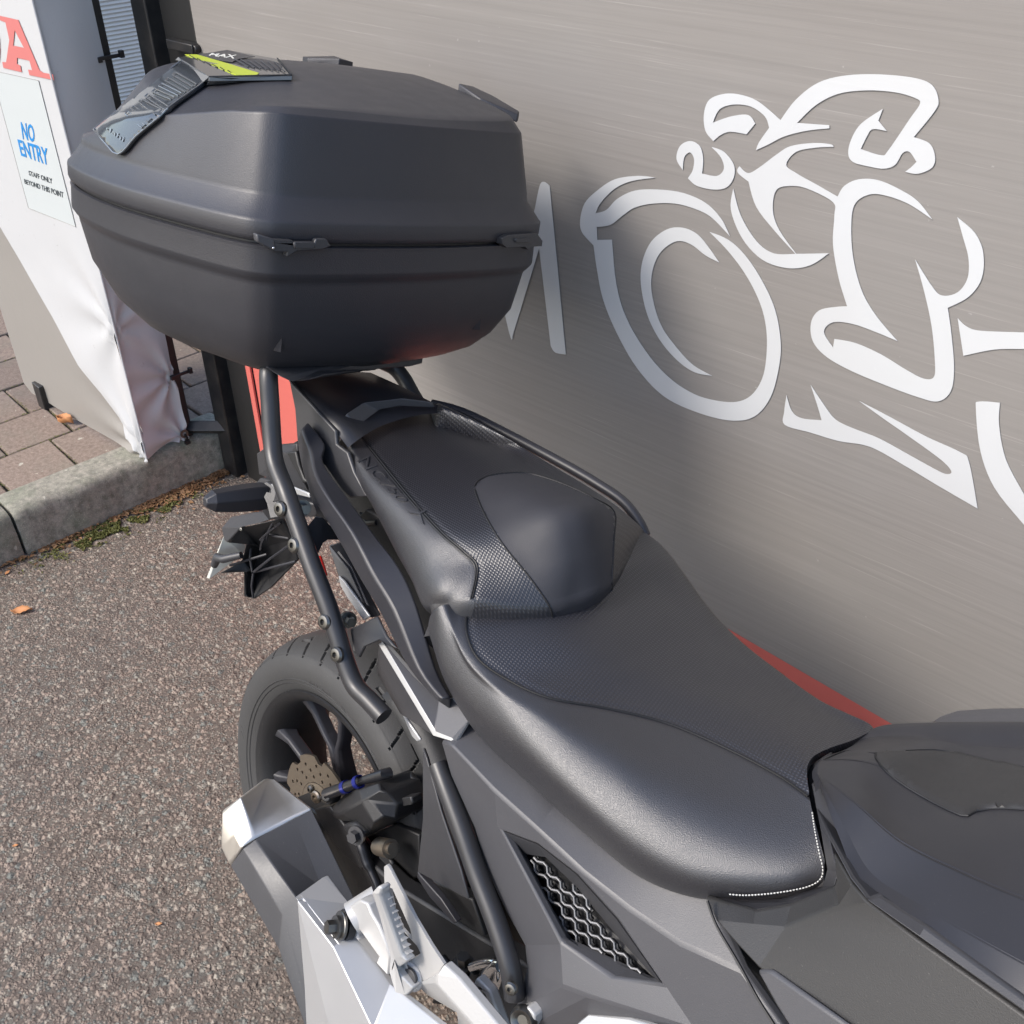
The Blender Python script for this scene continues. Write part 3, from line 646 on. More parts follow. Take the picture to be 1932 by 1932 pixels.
# white stitches round the nose
st = cr([B('Y2', *p) if False else B('Y2', p[0], p[1], y=p[2]) for p in [(1262, 402, -.062), (1265, 470, -.072), (1276, 560, -.085), (1292, 640, -.095), (1303, 695, -.1), (1290, 735, -.108), (1240, 760, -.118), (1150, 778, -.13), (1060, 785, -.143), (1010, 781, -.15)]], 10)
sd_ = [drop(BVHTree.FromPolygons([v.co for v in seat.data.vertices], [p.vertices for p in seat.data.polygons]), *q_, v='Y2', off=.0016) for q_ in cr([(1258, 404), (1261, 470), (1272, 560), (1287, 640), (1297, 692), (1285, 722), (1238, 744), (1150, 760), (1060, 767), (1005, 764)], 8)]
sd_ = [q_ for q_ in sd_ if q_]
if len(sd_) > 30: st = sd_
st = resample([tuple(q_) for q_ in st], 104); mb = MB()
for i in range(0, len(st) - 1, 2):
    a, b = Vector(st[i]), Vector(st[i + 1]); o_ = Vector((.0004, -.0008, .0006)); mb.tube([a + o_, a * .5 + b * .5 + o_ * 1.3, b + o_], .0007, 5)
o = mb.build('stitching', M['thread'], seat); o['kind'] = 'stuff'
# ---- pillion seat
p0 = curve('D', zipy([(654, 836), (659, 862), (674, 907), (700, 950), (745, 1037), (775, 1091), (796, 1139), (812, 1147)], [-.07, -.08, -.095, -.11, -.13, -.145, -.157, -.163]))
p1 = curve('D', zipy([(652, 815), (667, 850), (692, 893), (724, 938), (777, 1020), (808, 1070), (832, 1110), (846, 1138)], [-.072, -.084, -.1, -.117, -.14, -.152, -.162, -.16]))
p2 = curve('D', zipy([(666, 799), (690, 831), (715, 863), (774, 935), (834, 1001), (876, 1038), (902, 1068), (893, 1127)], [.926, .923, .919, .911, .902, .895, .884, .858]), a='z')
p3 = curve('D', zipy([(720, 778), (760, 812), (800, 850), (860, 910), (915, 965), (952, 1010), (990, 1070), (985, 1137)], [.932, .932, .931, .929, .925, .917, .893, .858]), a='z')
p4 = curve('D', zipy([(770, 769), (820, 800), (880, 848), (950, 895), (1010, 935), (1055, 972), (1080, 1050), (1075, 1125)], [.936, .937, .939, .943, .952, .95, .91, .866]), a='z')
p5 = curve('D', zipy([(812, 766), (875, 800), (945, 845), (1025, 890), (1088, 930), (1125, 960), (1150, 1025), (1155, 1085)], [.934, .934, .936, .941, .948, .948, .91, .876]), a='z')
p6 = curve('D', zipy([(835, 768), (905, 800), (985, 846), (1060, 892), (1120, 928), (1170, 962), (1205, 990), (1216, 1006)], [.06, .08, .1, .112, .125, .14, .165, .185]))
p7 = [p + Vector((0, .02, -.07)) for p in p6]; pm = [p + Vector((.01, .03, -.03)) for p in p0]
HUMP = [(896, 918), (912, 902), (945, 894), (994, 893), (1040, 905), (1079, 920), (1120, 940), (1159, 966), (1158, 1020), (1154, 1100), (1150, 1135), (1100, 1160), (1050, 1175), (1036, 1142), (1000, 1090), (954, 1034), (925, 990), (905, 950)]
pill, PG = loft_obj('pillion_seat', [pm, p0, p1, p2, p3, p4, p5, p6, p7], 20, NV, [M['vinyl'], M['knit2'], M['hump']], bike,
    lambda p, r, c: (2 if inside(topx(p), HUMP) else 1) if r >= 3 * NV else 0, endcap=[(0, (-.012, 0, -.015)), (0, (.0, 0, -.04)), (1, (.003, .0, -.005)), (1, (.0, 0, -.010)), (1, (-.01, 0, -.03))], groove=[(3 * NV, .0016)])
pill['label'] = 'narrower black pillion seat with a raised smooth backrest hump'
for k_ in (0, 1): MB().tube([p + Vector((0, -.0012 - .003 * k_, .0012 - .001 * k_)) for p in PG[3 * NV][2:-3]], .001, 6).build('piping', M['seam'], pill)
PT = bvh(pill); ST = bvh(seat)
hp = [drop(PT, *p, off=.0004) for p in [tuple(q) for q in cr(HUMP[:12] + HUMP[12:], 4, True)] if True]
hp = [p for p in hp if p]
if len(hp) > 8: MB().tube(hp, .0011, 6).build('hump_seam', M['seam'], pill)
# embossed model lettering on the pillion's side
q = [(1190, 735), (1470, 1005), (1500, 965), (1245, 685)]
def on_quad(px):                          # bilinear in the traced quad, laid on the seat
    return drop(PT, px[0], px[1], 'Z3', .0)
def emboss(name, body, quad, parent, bold=0., shear=.25, off=.0032):
    co, fs = textmesh(body, bold, shear=shear, extrude=.03); vs = []; Q = [np.array(p, float) for p in quad]
    for u, v_, d in co:
        p = Q[0] * (1 - u) * (1 - v_) + Q[1] * u * (1 - v_) + Q[2] * u * v_ + Q[3] * (1 - u) * v_
        h = drop(PT, p[0], p[1], 'Z3', off * (d - .3)); vs.append(h if h else Vector((0, 0, .8)))
    return mesh(name, vs, fs, M['vinyl'], parent, smooth=False)
emboss('model_lettering', 'NC750', [(1172, 752), (1436, 1012), (1492, 998), (1222, 700)], pill)
emboss('model_lettering', 'X', [(1480, 1060), (1640, 1185), (1610, 1060), (1500, 1010)], pill, bold=.0, shear=.5)
# ---- tail
TR = [curve('Z3', [(740, 245, -.10), (880, 395, -.10), (1030, 560, -.095), (1110, 660, -.09)]), curve('Z3', [(760, 215, -.09), (900, 330, -.085), (1075, 480, -.08), (1190, 600, -.07)]),
      curve('Z3', [(950, 190, -.02), (1050, 300, -.025), (1190, 410, -.03), (1330, 520, -.02)]), curve('Z3', [(1100, 185, .03), (1280, 270, .03), (1420, 375, .03), (1540, 460, .03)]), curve('Z3', [(1250, 190, .075), (1440, 275, .075), (1640, 378, .075), (1760, 440, .08)])]
loft_obj('tail_cover', TR, 8, 6, [M['tank']], bike)
facet('tail_handle_recess', 'Z3', [(1100, 445, -.07), (1200, 380, -.04), (1440, 352, .01), (1620, 375, .05), (1640, 410, .055), (1430, 400, .01), (1290, 425, -.02), (1160, 520, -.06), (1105, 600, -.075), (1030, 560, -.085)], [(9, 0, 7, 8), (0, 1, 6, 7), (1, 2, 5, 6), (2, 3, 4, 5)], M['greyd'], bike)
facet('tail_side_panel', 'Z3', [(740, 242, -.105), (1030, 556, -.1), (1036, 640, -.1), (1105, 690, -.1), (1150, 820, -.1), (1228, 968, -.105), (1125, 978, -.105), (1075, 935, -.105), (960, 770, -.105), (790, 620, -.105), (775, 420, -.105)],
      [(0, 1, 2, 10), (2, 9, 10), (2, 8, 9), (2, 3, 4, 8), (4, 5, 6, 7, 8)], M['greyd'], bike)
facet('tail_lamp_cover', 'Z3', [(535, 700, -.07), (600, 650, -.08), (790, 635, -.08), (800, 760, -.08), (865, 945, -.08), (720, 900, -.08), (550, 830, -.07), (740, 700, -.095)], [(0, 1, 7, 6), (1, 2, 3, 7), (3, 4, 7), (4, 5, 6, 7)], M['greyd'], bike, th=.02)
facet('tail_underside', 'Z3', [(525, 890, -.09), (560, 850, -.085), (640, 870, -.09), (860, 950, -.09), (930, 1030, -.09), (905, 1095, -.085), (830, 1095, -.085), (700, 1110, -.095), (610, 1115, -.1), (560, 1050, -.1), (700, 960, -.11)],
      [(0, 1, 2, 10, 9), (2, 3, 4, 10), (4, 5, 6, 7, 10), (7, 8, 9, 10)], M['greyd'], bike, th=.05)
panel('tail_trim', 'Z3', [(718, 690), (780, 682), (800, 770), (830, 850), (860, 880), (820, 885)], -.1, M['engine'], bike)
panel('tail_trim', 'Z3', [(620, 890), (740, 895), (860, 945), (870, 975), (760, 950), (650, 930)], -.115, M['silver'], bike, th=.003)
# inner dark bodywork so that nothing shows through under the seats
panel('subframe_cover', 'D', [(690, 960), (760, 1000), (850, 1180), (880, 1330), (800, 1290), (760, 1150), (700, 1020), (675, 975)], -.1, M['engine'], bike, th=.16)
MB().tube([B('Z3', 1190, 1080, y=-.09), B('Z3', 1230, 1135, y=-.1), B('Z3', 1290, 1130, y=-.1)], .004, 8).build('cable', M['hose'], bike)
MB().box((.06, .0, .835), (.5, .15, .09)).build('seat_base', M['engine'], bike, bevel=.01)
MB().box((.86, .02, .74), (.24, .16, .13)).build('tank_base', M['engine'], bike, bevel=.01)
MB().box((.87, .01, .68), (.3, .22, .13)).build('tank_base', M['engine'], bike, bevel=.01)
# ---- grab rails
def bar(name, v, st, mat, parent, ys, inner=.03, bevel=.004):
    L, Mi, Rr, I = [], [], [], []
    for (l, mm, r), (yl, ym, yr) in zip(st, ys):
        a = B(v, *l, y=yl); b = B(v, *mm, y=ym); c = B(v, *r, y=yr); L.append(a); Mi.append(b); Rr.append(c); I.append((a + c) / 2 + Vector((0, .014, -.022)))
    rows = [cr(x, 4) for x in (L, Mi, Rr, I)]; k = len(rows[0]); vs = [Vector(p) for r in rows for p in r]; fs = []
    for a in range(4):
        b = (a + 1) % 4
        for i in range(k - 1): fs.append((a * k + i, a * k + i + 1, b * k + i + 1, b * k + i))
    fs += [(0, k, 2 * k, 3 * k), (k - 1, 4 * k - 1, 3 * k - 1, 2 * k - 1)]
    return mesh(name, vs, fs, mat, parent, bevel=bevel, angle=45, seg=3)
stn = [((790, 600), (815, 545), (855, 490)), ((800, 700), (872, 690), (965, 632)), ((835, 850), (905, 835), (955, 745)), ((900, 1000), (990, 985), (1108, 968)), ((1040, 1230), (1130, 1190), (1288, 1215)),
       ((1180, 1480), (1255, 1445), (1437, 1410)), ((1310, 1700), (1392, 1680), (1545, 1645)), ((1485, 2040), (1545, 2040), (1665, 2040)), ((1665, 2245), (1700, 2248), (1758, 2222))]
bar('grab_rail', 'Z3', stn, M['trim'], bike, [(-.12, -.125, -.11), (-.125, -.135, -.11), (-.14, -.15, -.125), (-.15, -.162, -.13), (-.16, -.17, -.14), (-.165, -.176, -.145), (-.17, -.18, -.155), (-.178, -.185, -.165), (-.182, -.187, -.175)])
panel('rail_fin', 'Z3', [(845, 860), (885, 910), (978, 1095), (975, 1120), (945, 1155), (928, 1125), (880, 1000)], -.145, M['trim'], bike, th=.006)
lr = cr([B('Y1', p[0], p[1], y=p[2]) for p in [(402, 98, .11), (520, 135, .13), (700, 225, .15), (900, 332, .165), (1020, 402, .175), (1120, 470, .185), (1180, 545, .19), (1206, 600, .19)]], 6)
MB().tube(lr, [.005 + .0025 * min(1, i / 8) for i in range(len(lr))], 10).build('grab_rail', M['trim'], bike)
# ---- luggage carrier tubes
tubpts = [B(v, x, y, y=d) for v, x, y, d in [('Z3', 700, 120, -.12), ('Z3', 640, 130, -.15), ('Z3', 612, 190, -.17), ('Z3', 622, 400, -.175), ('Z3', 635, 620, -.18), ('Z3', 652, 760, -.185), ('Z3', 715, 925, -.19), ('Z3', 770, 1080, -.192), ('Z3', 880, 1390, -.195), ('Z3', 985, 1660, -.195), ('Z4', 825, 220, -.195), ('Z4', 880, 400, -.195), ('Z4', 940, 545, -.195), ('Z4', 1030, 640, -.193), ('Z4', 1120, 738, -.19)]]
tp = cr(tubpts, 8)
car = bpy.data.objects.new('luggage_carrier', None); COL.objects.link(car); car.parent = bike
rr = [.0125] * len(tp)
MB().tube(tp, rr, 18).build('carrier_tube', M['tube'], car)
tl = cr([B('Z3', p[0], p[1], y=p[2]) for p in [(1320, 120, .10), (1400, 160, .12), (1460, 230, .13), (1510, 320, .135), (1570, 420, .14)]], 6)
MB().tube(tl, .0125, 14).build('carrier_tube', M['tube'], car)
for (v, x, y) in [('Z3', 682, 1047), ('Z3', 768, 1275), ('Z3', 960, 1755), ('Z4', 822, 352)]:
    c = B(v, x, y, y=-.207); bolt('bolt', c + Vector((0, .003, 0)), (.12, -1, .18), .0105, .007, M['bolt'], car)
for (v, x, y, yy) in [('Z3', 820, 1035, -.165), ('Z3', 1105, 1735, -.16)]: bolt('nut', B(v, x, y, y=yy), (.9, -.3, .2), .009, .02, M['bolt'], car, hexa=True)
def strap(name, v, path, width, mat, parent, th=.004):  # a bent flat bracket
    P = [B(v, p[0], p[1], y=p[2]) for p in path]; P = [Vector(q) for q in cr(P, 5)]; W = Vector(width); vs = []
    for p in P: vs += [p, p + W]
    o = mesh(name, vs, grid_faces(len(P), 2), mat, parent, solid=th, bevel=.001, angle=60); return o
# brackets reaching from the tube over to the rail
facet('mounting_bracket', 'Z3', [(845, 1165, -.18), (905, 1092, -.165), (935, 1100, -.16), (1065, 1240, -.13), (970, 1238, -.15), (940, 1262, -.16), (905, 1335, -.18), (880, 1290, -.185)], [(0, 1, 2, 3, 4, 5, 6, 7)], M['tube'], car, th=.004)
facet('mounting_bracket', 'Z4', [(905, 190, -.175), (1075, 110, -.17), (1135, 235, -.178), (1200, 315, -.18), (1090, 262, -.182), (1000, 300, -.185), (965, 372, -.185), (930, 335, -.188)], [(0, 1, 2, 5), (2, 3, 4, 5), (0, 5, 6, 7)], M['tube'], car, th=.004)
MB().tube([B('Z3', 690, 1050, y=-.19), B('Z3', 850, 1040, y=-.15)], .008, 10).build('spacer', M['tube'], car)
MB().tube([B('Z4', 760, 150, y=-.19), B('Z4', 900, 130, y=-.15)], .008, 10).build('spacer', M['tube'], car)
# carrier plate beneath the case
fr = [B('Z3', x, y, y=d) for x, y, d in [(600, 160, -.18), (690, 218, -.175), (760, 250, -.16), (850, 240, -.14), (960, 205, -.11), (1100, 185, -.06), (1300, 170, .02), (1500, 155, .09), (1578, 135, .12), (1592, 18, .13), (1400, 10, .07), (920, 70, -.09), (760, 110, -.14), (640, 120, -.17)]]
MB().prism(fr, (-.3, .05, .01)).build('carrier_plate', M['greyd'], car, bevel=.004)
mb = MB()
for k_ in range(5): mb.box(B('Z3', 1080 + k_ * 95, 168 - k_ * 12, y=-.05 + .035 * k_) + Vector((-.02, 0, -.004)), (.03, .02, .012))
mb.build('plate_lug', M['engine'], car, bevel=.002)
# ---- turn signal
a = B('Z3', 590, 965, y=-.105); b = B('Z3', 210, 1003, y=-.2); d = (b - a).normalized(); up = (Vector((0, 0, 1)) - d * d.z).normalized(); sdv = d.cross(up)
vs = []; ringsN = [(0, .021, .017), (.15, .022, .019), (.55, .020, .018), (.86, .0165, .015), (1, .007, .008)]
for t, h, w_ in ringsN:
    c = a + (b - a) * t
    for x, y in [(-1, .15), (-.55, .9), (.6, .9), (1, .1), (.55, -.9), (-.6, -.85)]: vs.append(c + sdv * (x * w_) + up * (y * h))
fs = [(i * 6 + j, i * 6 + (j + 1) % 6, (i + 1) * 6 + (j + 1) % 6, (i + 1) * 6 + j) for i in range(4) for j in range(6)] + [tuple(range(6)), tuple(range(24, 30))[::-1]]
mesh('turn_signal', vs, fs, M['trim'], bike, bevel=.0015, angle=20)
facet('turn_signal_stalk', 'Z3', [(545, 905, -.11), (600, 870, -.1), (645, 900, -.1), (690, 1095, -.11), (620, 1110, -.11), (600, 1010, -.12)], [(0, 1, 2, 3, 4, 5)], M['greyd'], bike, th=.04)
# ---- number plate bracket
ph = bpy.data.objects.new('plate_bracket', None); COL.objects.link(ph); ph.parent = bike
facet('bracket_hood', 'Z3', [(315, 1165, -.1), (372, 1098, -.075), (545, 1062, -.07), (690, 1085, -.08), (560, 1132, -.09), (440, 1158, -.105), (350, 1258, -.105), (330, 1240, -.105)], [(0, 1, 5), (1, 2, 4, 5), (2, 3, 4), (0, 5, 6, 7)], M['greyd'], ph, th=.01)
facet('bracket_body', 'Z3', [(350, 1258, -.1), (445, 1162, -.1), (630, 1118, -.09), (690, 1100, -.08), (760, 1240, -.06), (792, 1362, -.05), (620, 1540, -.055), (515, 1612, -.065), (464, 1590, -.07), (455, 1442, -.08), (300, 1450, -.095), (440, 1372, -.085), (470, 1268, -.085), (560, 1290, -.045), (610, 1400, -.03), (500, 1450, -.045)],
      [(0, 1, 13, 12), (1, 2, 13), (2, 3, 4, 13), (4, 5, 14, 13), (5, 6, 14), (6, 7, 15, 14), (7, 8, 9, 15), (9, 10, 11, 15), (11, 12, 13, 15), (13, 14, 15)], M['engine'], ph, th=.006)
for a_, b_ in [((500, 1270, -.07), (510, 1440, -.07)), ((520, 1440, -.07), (760, 1260, -.06)), ((600, 1200, -.075), (560, 1300, -.07)), ((640, 1130, -.085), (600, 1240, -.07)), ((690, 1130, -.08), (560, 1240, -.075)), ((515, 1450, -.07), (515, 1600, -.066)), ((530, 1440, -.066), (780, 1375, -.052)), ((600, 1200, -.07), (740, 1230, -.062)), ((370, 1400, -.09), (600, 1330, -.06))]:
    p, q_ = B('Z3', *a_[:2], y=a_[2]), B('Z3', *b_[:2], y=b_[2]); MB().tube([p, (p + q_) / 2 + Vector((.0, -.003, 0)), q_], .0022, 6).build('rib', M['trim'], ph)
panel('number_plate', 'Z3', [(222, 1477, -.1), (330, 1215, -.1), (345, 1240, -.098), (470, 1275, -.06), (450, 1330, -.06), (240, 1485, -.098)], -.09, M['plate'], ph, th=.0025, bevel=.0006, depth=(-.7, 1, 0))
MB().tube([B('Z3', 270, 1400, y=-.11), B('Z3', 290, 1350, y=-.11), B('Z3', 330, 1360, y=-.107), B('Z3', 440, 1335, y=-.09)], [.006, .008, .007, .006], 10).build('plate_arm', M['greyd'], ph)
bolt('bracket_screw', B('Z3', 440, 1173, y=-.108), (.3, -1, .3), .003, .002, M['bolt'], ph)
panel('reflector', 'Z3', [(905, 1345), (925, 1340), (966, 1470), (950, 1473)], -.06, M['redref'], bike, th=.006)
# ---- bodywork behind the carrier tube
facet('rear_fairing', 'Z3', [(985, 1275, -.13), (1060, 1255, -.12), (1130, 1400, -.12), (1300, 1720, -.13), (1242, 1732, -.14), (1045, 1465, -.14), (1110, 1420, -.135)], [(0, 1, 2, 6), (2, 3, 4, 6), (4, 5, 0, 6)], M['greyd'], bike)
panel('rear_fairing_trim', 'Z3', [(1045, 1462, -.142), (1085, 1500, -.142), (1245, 1722, -.145), (1205, 1748, -.145), (1100, 1600, -.143), (1060, 1530, -.142)], -.14, M['silver'], bike, th=.004)
acc = facet('accent_panel', 'Z4', [(1085, 282, -.172), (1112, 262, -.168), (1300, 480, -.165), (1462, 640, -.165), (1548, 622, -.16), (1655, 755, -.165), (1568, 898, -.183), (1548, 872, -.18), (1440, 818, -.185), (1430, 858, -.185), (1222, 722, -.165), (1078, 470, -.15)],
      [(1, 2, 3, 8), (3, 4, 5, 7, 8), (5, 6, 7), (0, 1, 8, 9), (8, 7, 6, 9), (0, 9, 10, 11)], M['silver'], bike, bevel=.001)
acc.data.materials.append(M['greyd']); acc.data.materials.append(M['grey'])
for i, f in enumerate(acc.data.polygons):
    if i in (0, 1, 2): f.material_index = 2
    elif i == 5: f.material_index = 1
panel('accent_stay', 'Z4', [(1225, 712), (1260, 750), (1350, 885), (1330, 900), (1290, 860)], -.155, M['silver'], bike, th=.004)
# ---- side panel with its mesh grille
sp_pts = [(95, 285, -.185), (185, 222, -.150), (330, 335, -.150), (480, 455, -.150), (620, 565, -.150), (740, 665, -.150), (850, 735, -.150), (938, 770, -.145),
          (130, 300, -.190), (262, 440, -.192), (400, 565, -.194), (545, 700, -.192), (690, 815, -.185), (850, 925, -.18), (1045, 1010, -.175),   # 8..14 crease under the seat
          (128, 400, -.175), (200, 560, -.175), (240, 700, -.175), (300, 825, -.178), (358, 930, -.18), (365, 1000, -.182),                           # 15..20 tube edge
          (285, 568, -.194), (400, 612, -.192), (520, 705, -.192), (650, 850, -.19), (792, 1052, -.185), (640, 1030, -.19), (474, 920, -.195), (345, 640, -.19),  # 21..28 recess rim (28 spare)
          (480, 1060, -.205), (330, 1130, -.19), (345, 1200, -.19), (900, 1200, -.19), (1180, 1200, -.185), (560, 1090, -.21), (410, 800, -.198)]        # 29..35
sp_faces = [(0, 8, 1), (8, 9, 2, 1), (9, 10, 3, 2), (10, 11, 4, 3), (11, 12, 5, 4), (12, 13, 6, 5), (13, 14, 7, 6),
            (0, 15, 8), (15, 16, 21, 9, 8), (21, 22, 10, 9), (22, 23, 11, 10), (23, 24, 12, 11), (24, 25, 13, 12), (25, 32, 33, 14, 13),
            (16, 17, 35, 21), (17, 18, 35), (18, 19, 27, 35), (19, 20, 29, 27), (20, 30, 29), (29, 34, 26, 27), (26, 34, 32, 25), (29, 30, 31, 34), (34, 31, 32)]
side = facet('side_panel', 'Y2', sp_pts, sp_faces, M['grey'], bike, th=.012, bevel=.004)
side['label'] = 'large satin grey side panel below the seat'
rec = [(285, 568, -.192), (400, 612, -.19), (520, 705, -.19), (650, 850, -.188), (792, 1052, -.183), (640, 1030, -.188), (474, 920, -.193), (410, 800, -.196)]
inn = [(352, 640, -.178), (425, 652, -.176), (525, 748, -.175), (650, 900, -.174), (785, 1050, -.178), (690, 1005, -.178), (500, 915, -.18), (440, 820, -.18)]
facet('grille_recess', 'Y2', rec + inn, [(i, (i + 1) % 8, (i + 1) % 8 + 8, i + 8) for i in range(8)], M['greyd'], side, th=.004, bevel=0)
gp = [B('Y2', p[0], p[1], y=p[2] + .012) for p in inn]; MB().prism(gp, (0, .006, 0)).build('grille_back', M['engine'], side)
ipoly = [(p[0], p[1]) for p in inn]
mb = MB(); mb2 = MB()
ux = np.array([.66, .75]); ux /= np.linalg.norm(ux); uy = np.array([-ux[1], ux[0]])
pc = np.array([352., 640.]); hp_, amp = 46., 11.
for r in range(-6, 8):
    pts = []
    for k_ in range(-4, 60):
        t = k_ * 16.; o_ = (amp if ((k_ // 2) + (r % 2)) % 2 else -amp)
        p = pc + ux * (t - 30) + uy * (r * 25. + o_ * .55)
        pts.append(p)
        if k_ % 4 == (0 if r % 2 else 2) :
            q0 = p + uy * 0; q1 = p - uy * 14. + ux * 8.
            if inside(q0, ipoly) and inside(q1, ipoly): mb2.tube([B('Y2', *q0, y=-.176), B('Y2', *(q0 + ux * 8.), y=-.174), B('Y2', *q1, y=-.172)], .0022, 6)
    seg = []
    for p in pts + [None]:
        if p is not None and inside(p, ipoly): seg.append(B('Y2', p[0], p[1], y=-.177))
        else:
            if len(seg) > 5:
                mb.tube(seg, .0013, 6); mb2.tube([s + Vector((0.0015, .004, -.003)) for s in seg], .0022, 6)
            seg = []
o = mb.build('grille_mesh', M['hexsilver'], side); o = mb2.build('grille_backing_mesh', M['engine'], side)
MB().lathe([(0, .0001), (0, .006), (.003, .009), (.004, .013), (-.002, .016), (-.006, .016)], B('Y2', 352, 1166, y=-.215), (.3, -1, .3), 24).build('panel_fastener', M['bolt'], bike)
panel('panel_lug', 'Z5', [(1715, 1570), (1790, 1550), (1840, 1610), (1835, 1671), (1800, 1720), (1700, 1720), (1700, 1620)], -.21, M['cast'], bike, th=.02)
facet('lower_cover', 'Y2', [(520, 1180, -.215), (560, 1148, -.2), (690, 1160, -.2), (820, 1200, -.2), (560, 1260, -.22)], [(0, 1, 2, 4), (2, 3, 4)], M['silver'], bike)
# ---- frame tube and rear panels inside
ft = cr([B('Z5', p[0], p[1], y=p[2]) for p in [(1160, -160, -.175), (1225, 20, -.18), (1330, 300, -.185), (1440, 620, -.19), (1560, 930, -.195), (1655, 1220, -.2), (1690, 1400, -.2), (1700, 1480, -.2)]], 8)
MB().tube(ft, .0125, 18).build('frame_tube', M['tube'], bike)
bolt('frame_bolt', B('Z5', 1680, 1415, y=-.215), (.3, -1, .2), .008, .006, M['bolt'], bike)
wing = facet('heel_guard', 'Z4', [(1362, 935, -.16), (1385, 1000, -.165), (1475, 1330, -.172), (1600, 1700, -.176), (1650, 1885, -.178), (1330, 1712, -.145), (1362, 1380, -.145)], [(0, 1, 2, 6), (2, 3, 5, 6), (3, 4, 5)], M['greyd'], bike, th=.005)
facet('heel_guard_edge', 'Z5', [(1012, 592, -.146), (1030, 620, -.147), (1180, 790, -.15), (1290, 955, -.152), (1270, 965, -.15), (1100, 780, -.148), (1010, 640, -.147)], [(0, 1, 5, 6), (1, 2, 5), (2, 3, 4, 5)], M['trim'], bike, th=.01, bevel=.0015)
panel('inner_guard', 'Z5', [(1030, 620), (1400, 790), (1500, 1100), (1290, 960)], -.12, M['engine'], bike, th=.02)
panel('inner_guard', 'Z5', [(930, 700), (1100, 720), (1300, 950), (1400, 1150), (1500, 1300), (1250, 1350), (1050, 1050), (950, 900)], -.07, M['engine'], bike, th=.03)
panel('inner_guard', 'Z4', [(1000, 1490), (1200, 1410), (1340, 1480), (1345, 1740), (1150, 1830), (990, 1680)], -.088, M['engine'], bike, th=.01)
for p in [(1000, 770), (1180, 1020)]: MB().lathe([(0, .0001), (0, .004), (.003, .007), (.001, .012), (-.004, .013)], B('Z5', p[0], p[1], y=-.078), (.2, -1, .4), 20).build('grommet', M['trim'], bike)
# ================= rear wheel
ax = (0, -1, 0); WC = (0, 0, .312)
whl = bpy.data.objects.new('rear_wheel', None); COL.objects.link(whl); whl.parent = bike; whl.scale = (.91, .97, .91); whl.location = (-.05, -.004, .006)
prof0 = [(-.060, .216), (-.066, .220), (-.073, .232), (-.079, .250), (-.080, .268), (-.0755, .284), (-.068, .2925), (-.056, .300), (-.04, .3065), (-.02, .311), (0, .312)]
prof = resample(cr([np.array(p) for p in prof0], 4), 44); prof = prof + [np.array((-p[0], p[1])) for p in prof[::-1][1:]]
n = 1000; vs = []; k = len(prof)
for j in range(n):
    th = 2 * math.pi * j / n
    for (h, r) in prof:
        g_ = 0
        s_ = 1 if h < 0 else -1
        u = (abs(h) / .07)
        if r > .288 and u > .15:
            kk_ = th * 34 / (2 * math.pi) + u * .9 + (.5 if h > 0 else 0); ph_ = kk_ % 1; odd = int(kk_) % 2
            if ph_ < .07 and .12 + .3 * odd < u < 1.12: g_ = .006
            if abs(u - .62) < .02 and ph_ < .5 and odd: g_ = .004
        q_ = math.hypot(h, r - .2); vs.append(Vector((math.cos(th) * (r - g_ * (r - .2) / q_), h - g_ * h / q_, .312 + math.sin(th) * (r - g_ * (r - .2) / q_))))
fs = [(j * k + i, j * k + i + 1, ((j + 1) % n) * k + i + 1, ((j + 1) % n) * k + i) for j in range(n) for i in range(k - 1)]
o = mesh('tyre', vs, fs, M['rubber'], whl, angle=22)
mb = MB()
for r_, w_ in ((.2895, .0012), (.2455, .0009), (.2385, .0008)):
    h_ = -float(np.interp(r_, [p[1] for p in prof0], [-p[0] for p in prof0])) - .0004
    mb.lathe([(-h_ , r_ - w_), (-h_ + .0012, r_), (-h_, r_ + w_)], WC, ax, 96)
mb.build('sidewall_ring', M['rubber'], whl)
# raised marks on the sidewall
def sidetext(body, th0, dth, r0, h):
    co, fs = textmesh(body, .0, extrude=.02); vs = []
    for u, v_, d in co:
        r = r0 + (v_) * h; th = th0 - dth * u; hh = -float(np.interp(r, [p[1] for p in prof0], [-p[0] for p in prof0]))
        vs.append(Vector((math.cos(th) * r, hh - .0009 * d + .0002, .312 + math.sin(th) * r)))
    mesh('sidewall_lettering', vs, fs, M['rubber'], whl, smooth=False)
sidetext('160/60 ZR17', R_(105), R_(35), .245, .009); sidetext('TUBELESS RADIAL', R_(62), R_(38), .240, .006); sidetext('<<', R_(172), R_(-5), .255, .02)
MB().lathe([(.071, .2155), (.0735, .222), (.070, .2235), (.066, .221), (.064, .210), (.05, .203), (.02, .19), (-.02, .19), (-.05, .203), (-.064, .210), (-.07, .2225), (-.0735, .222), (-.071, .2155), (-.066, .205), (-.05, .197), (-.02, .184), (.02, .184), (.05, .197), (.066, .205)], WC, ax, 128, True).build('rim', M['engine'], whl, angle=50)
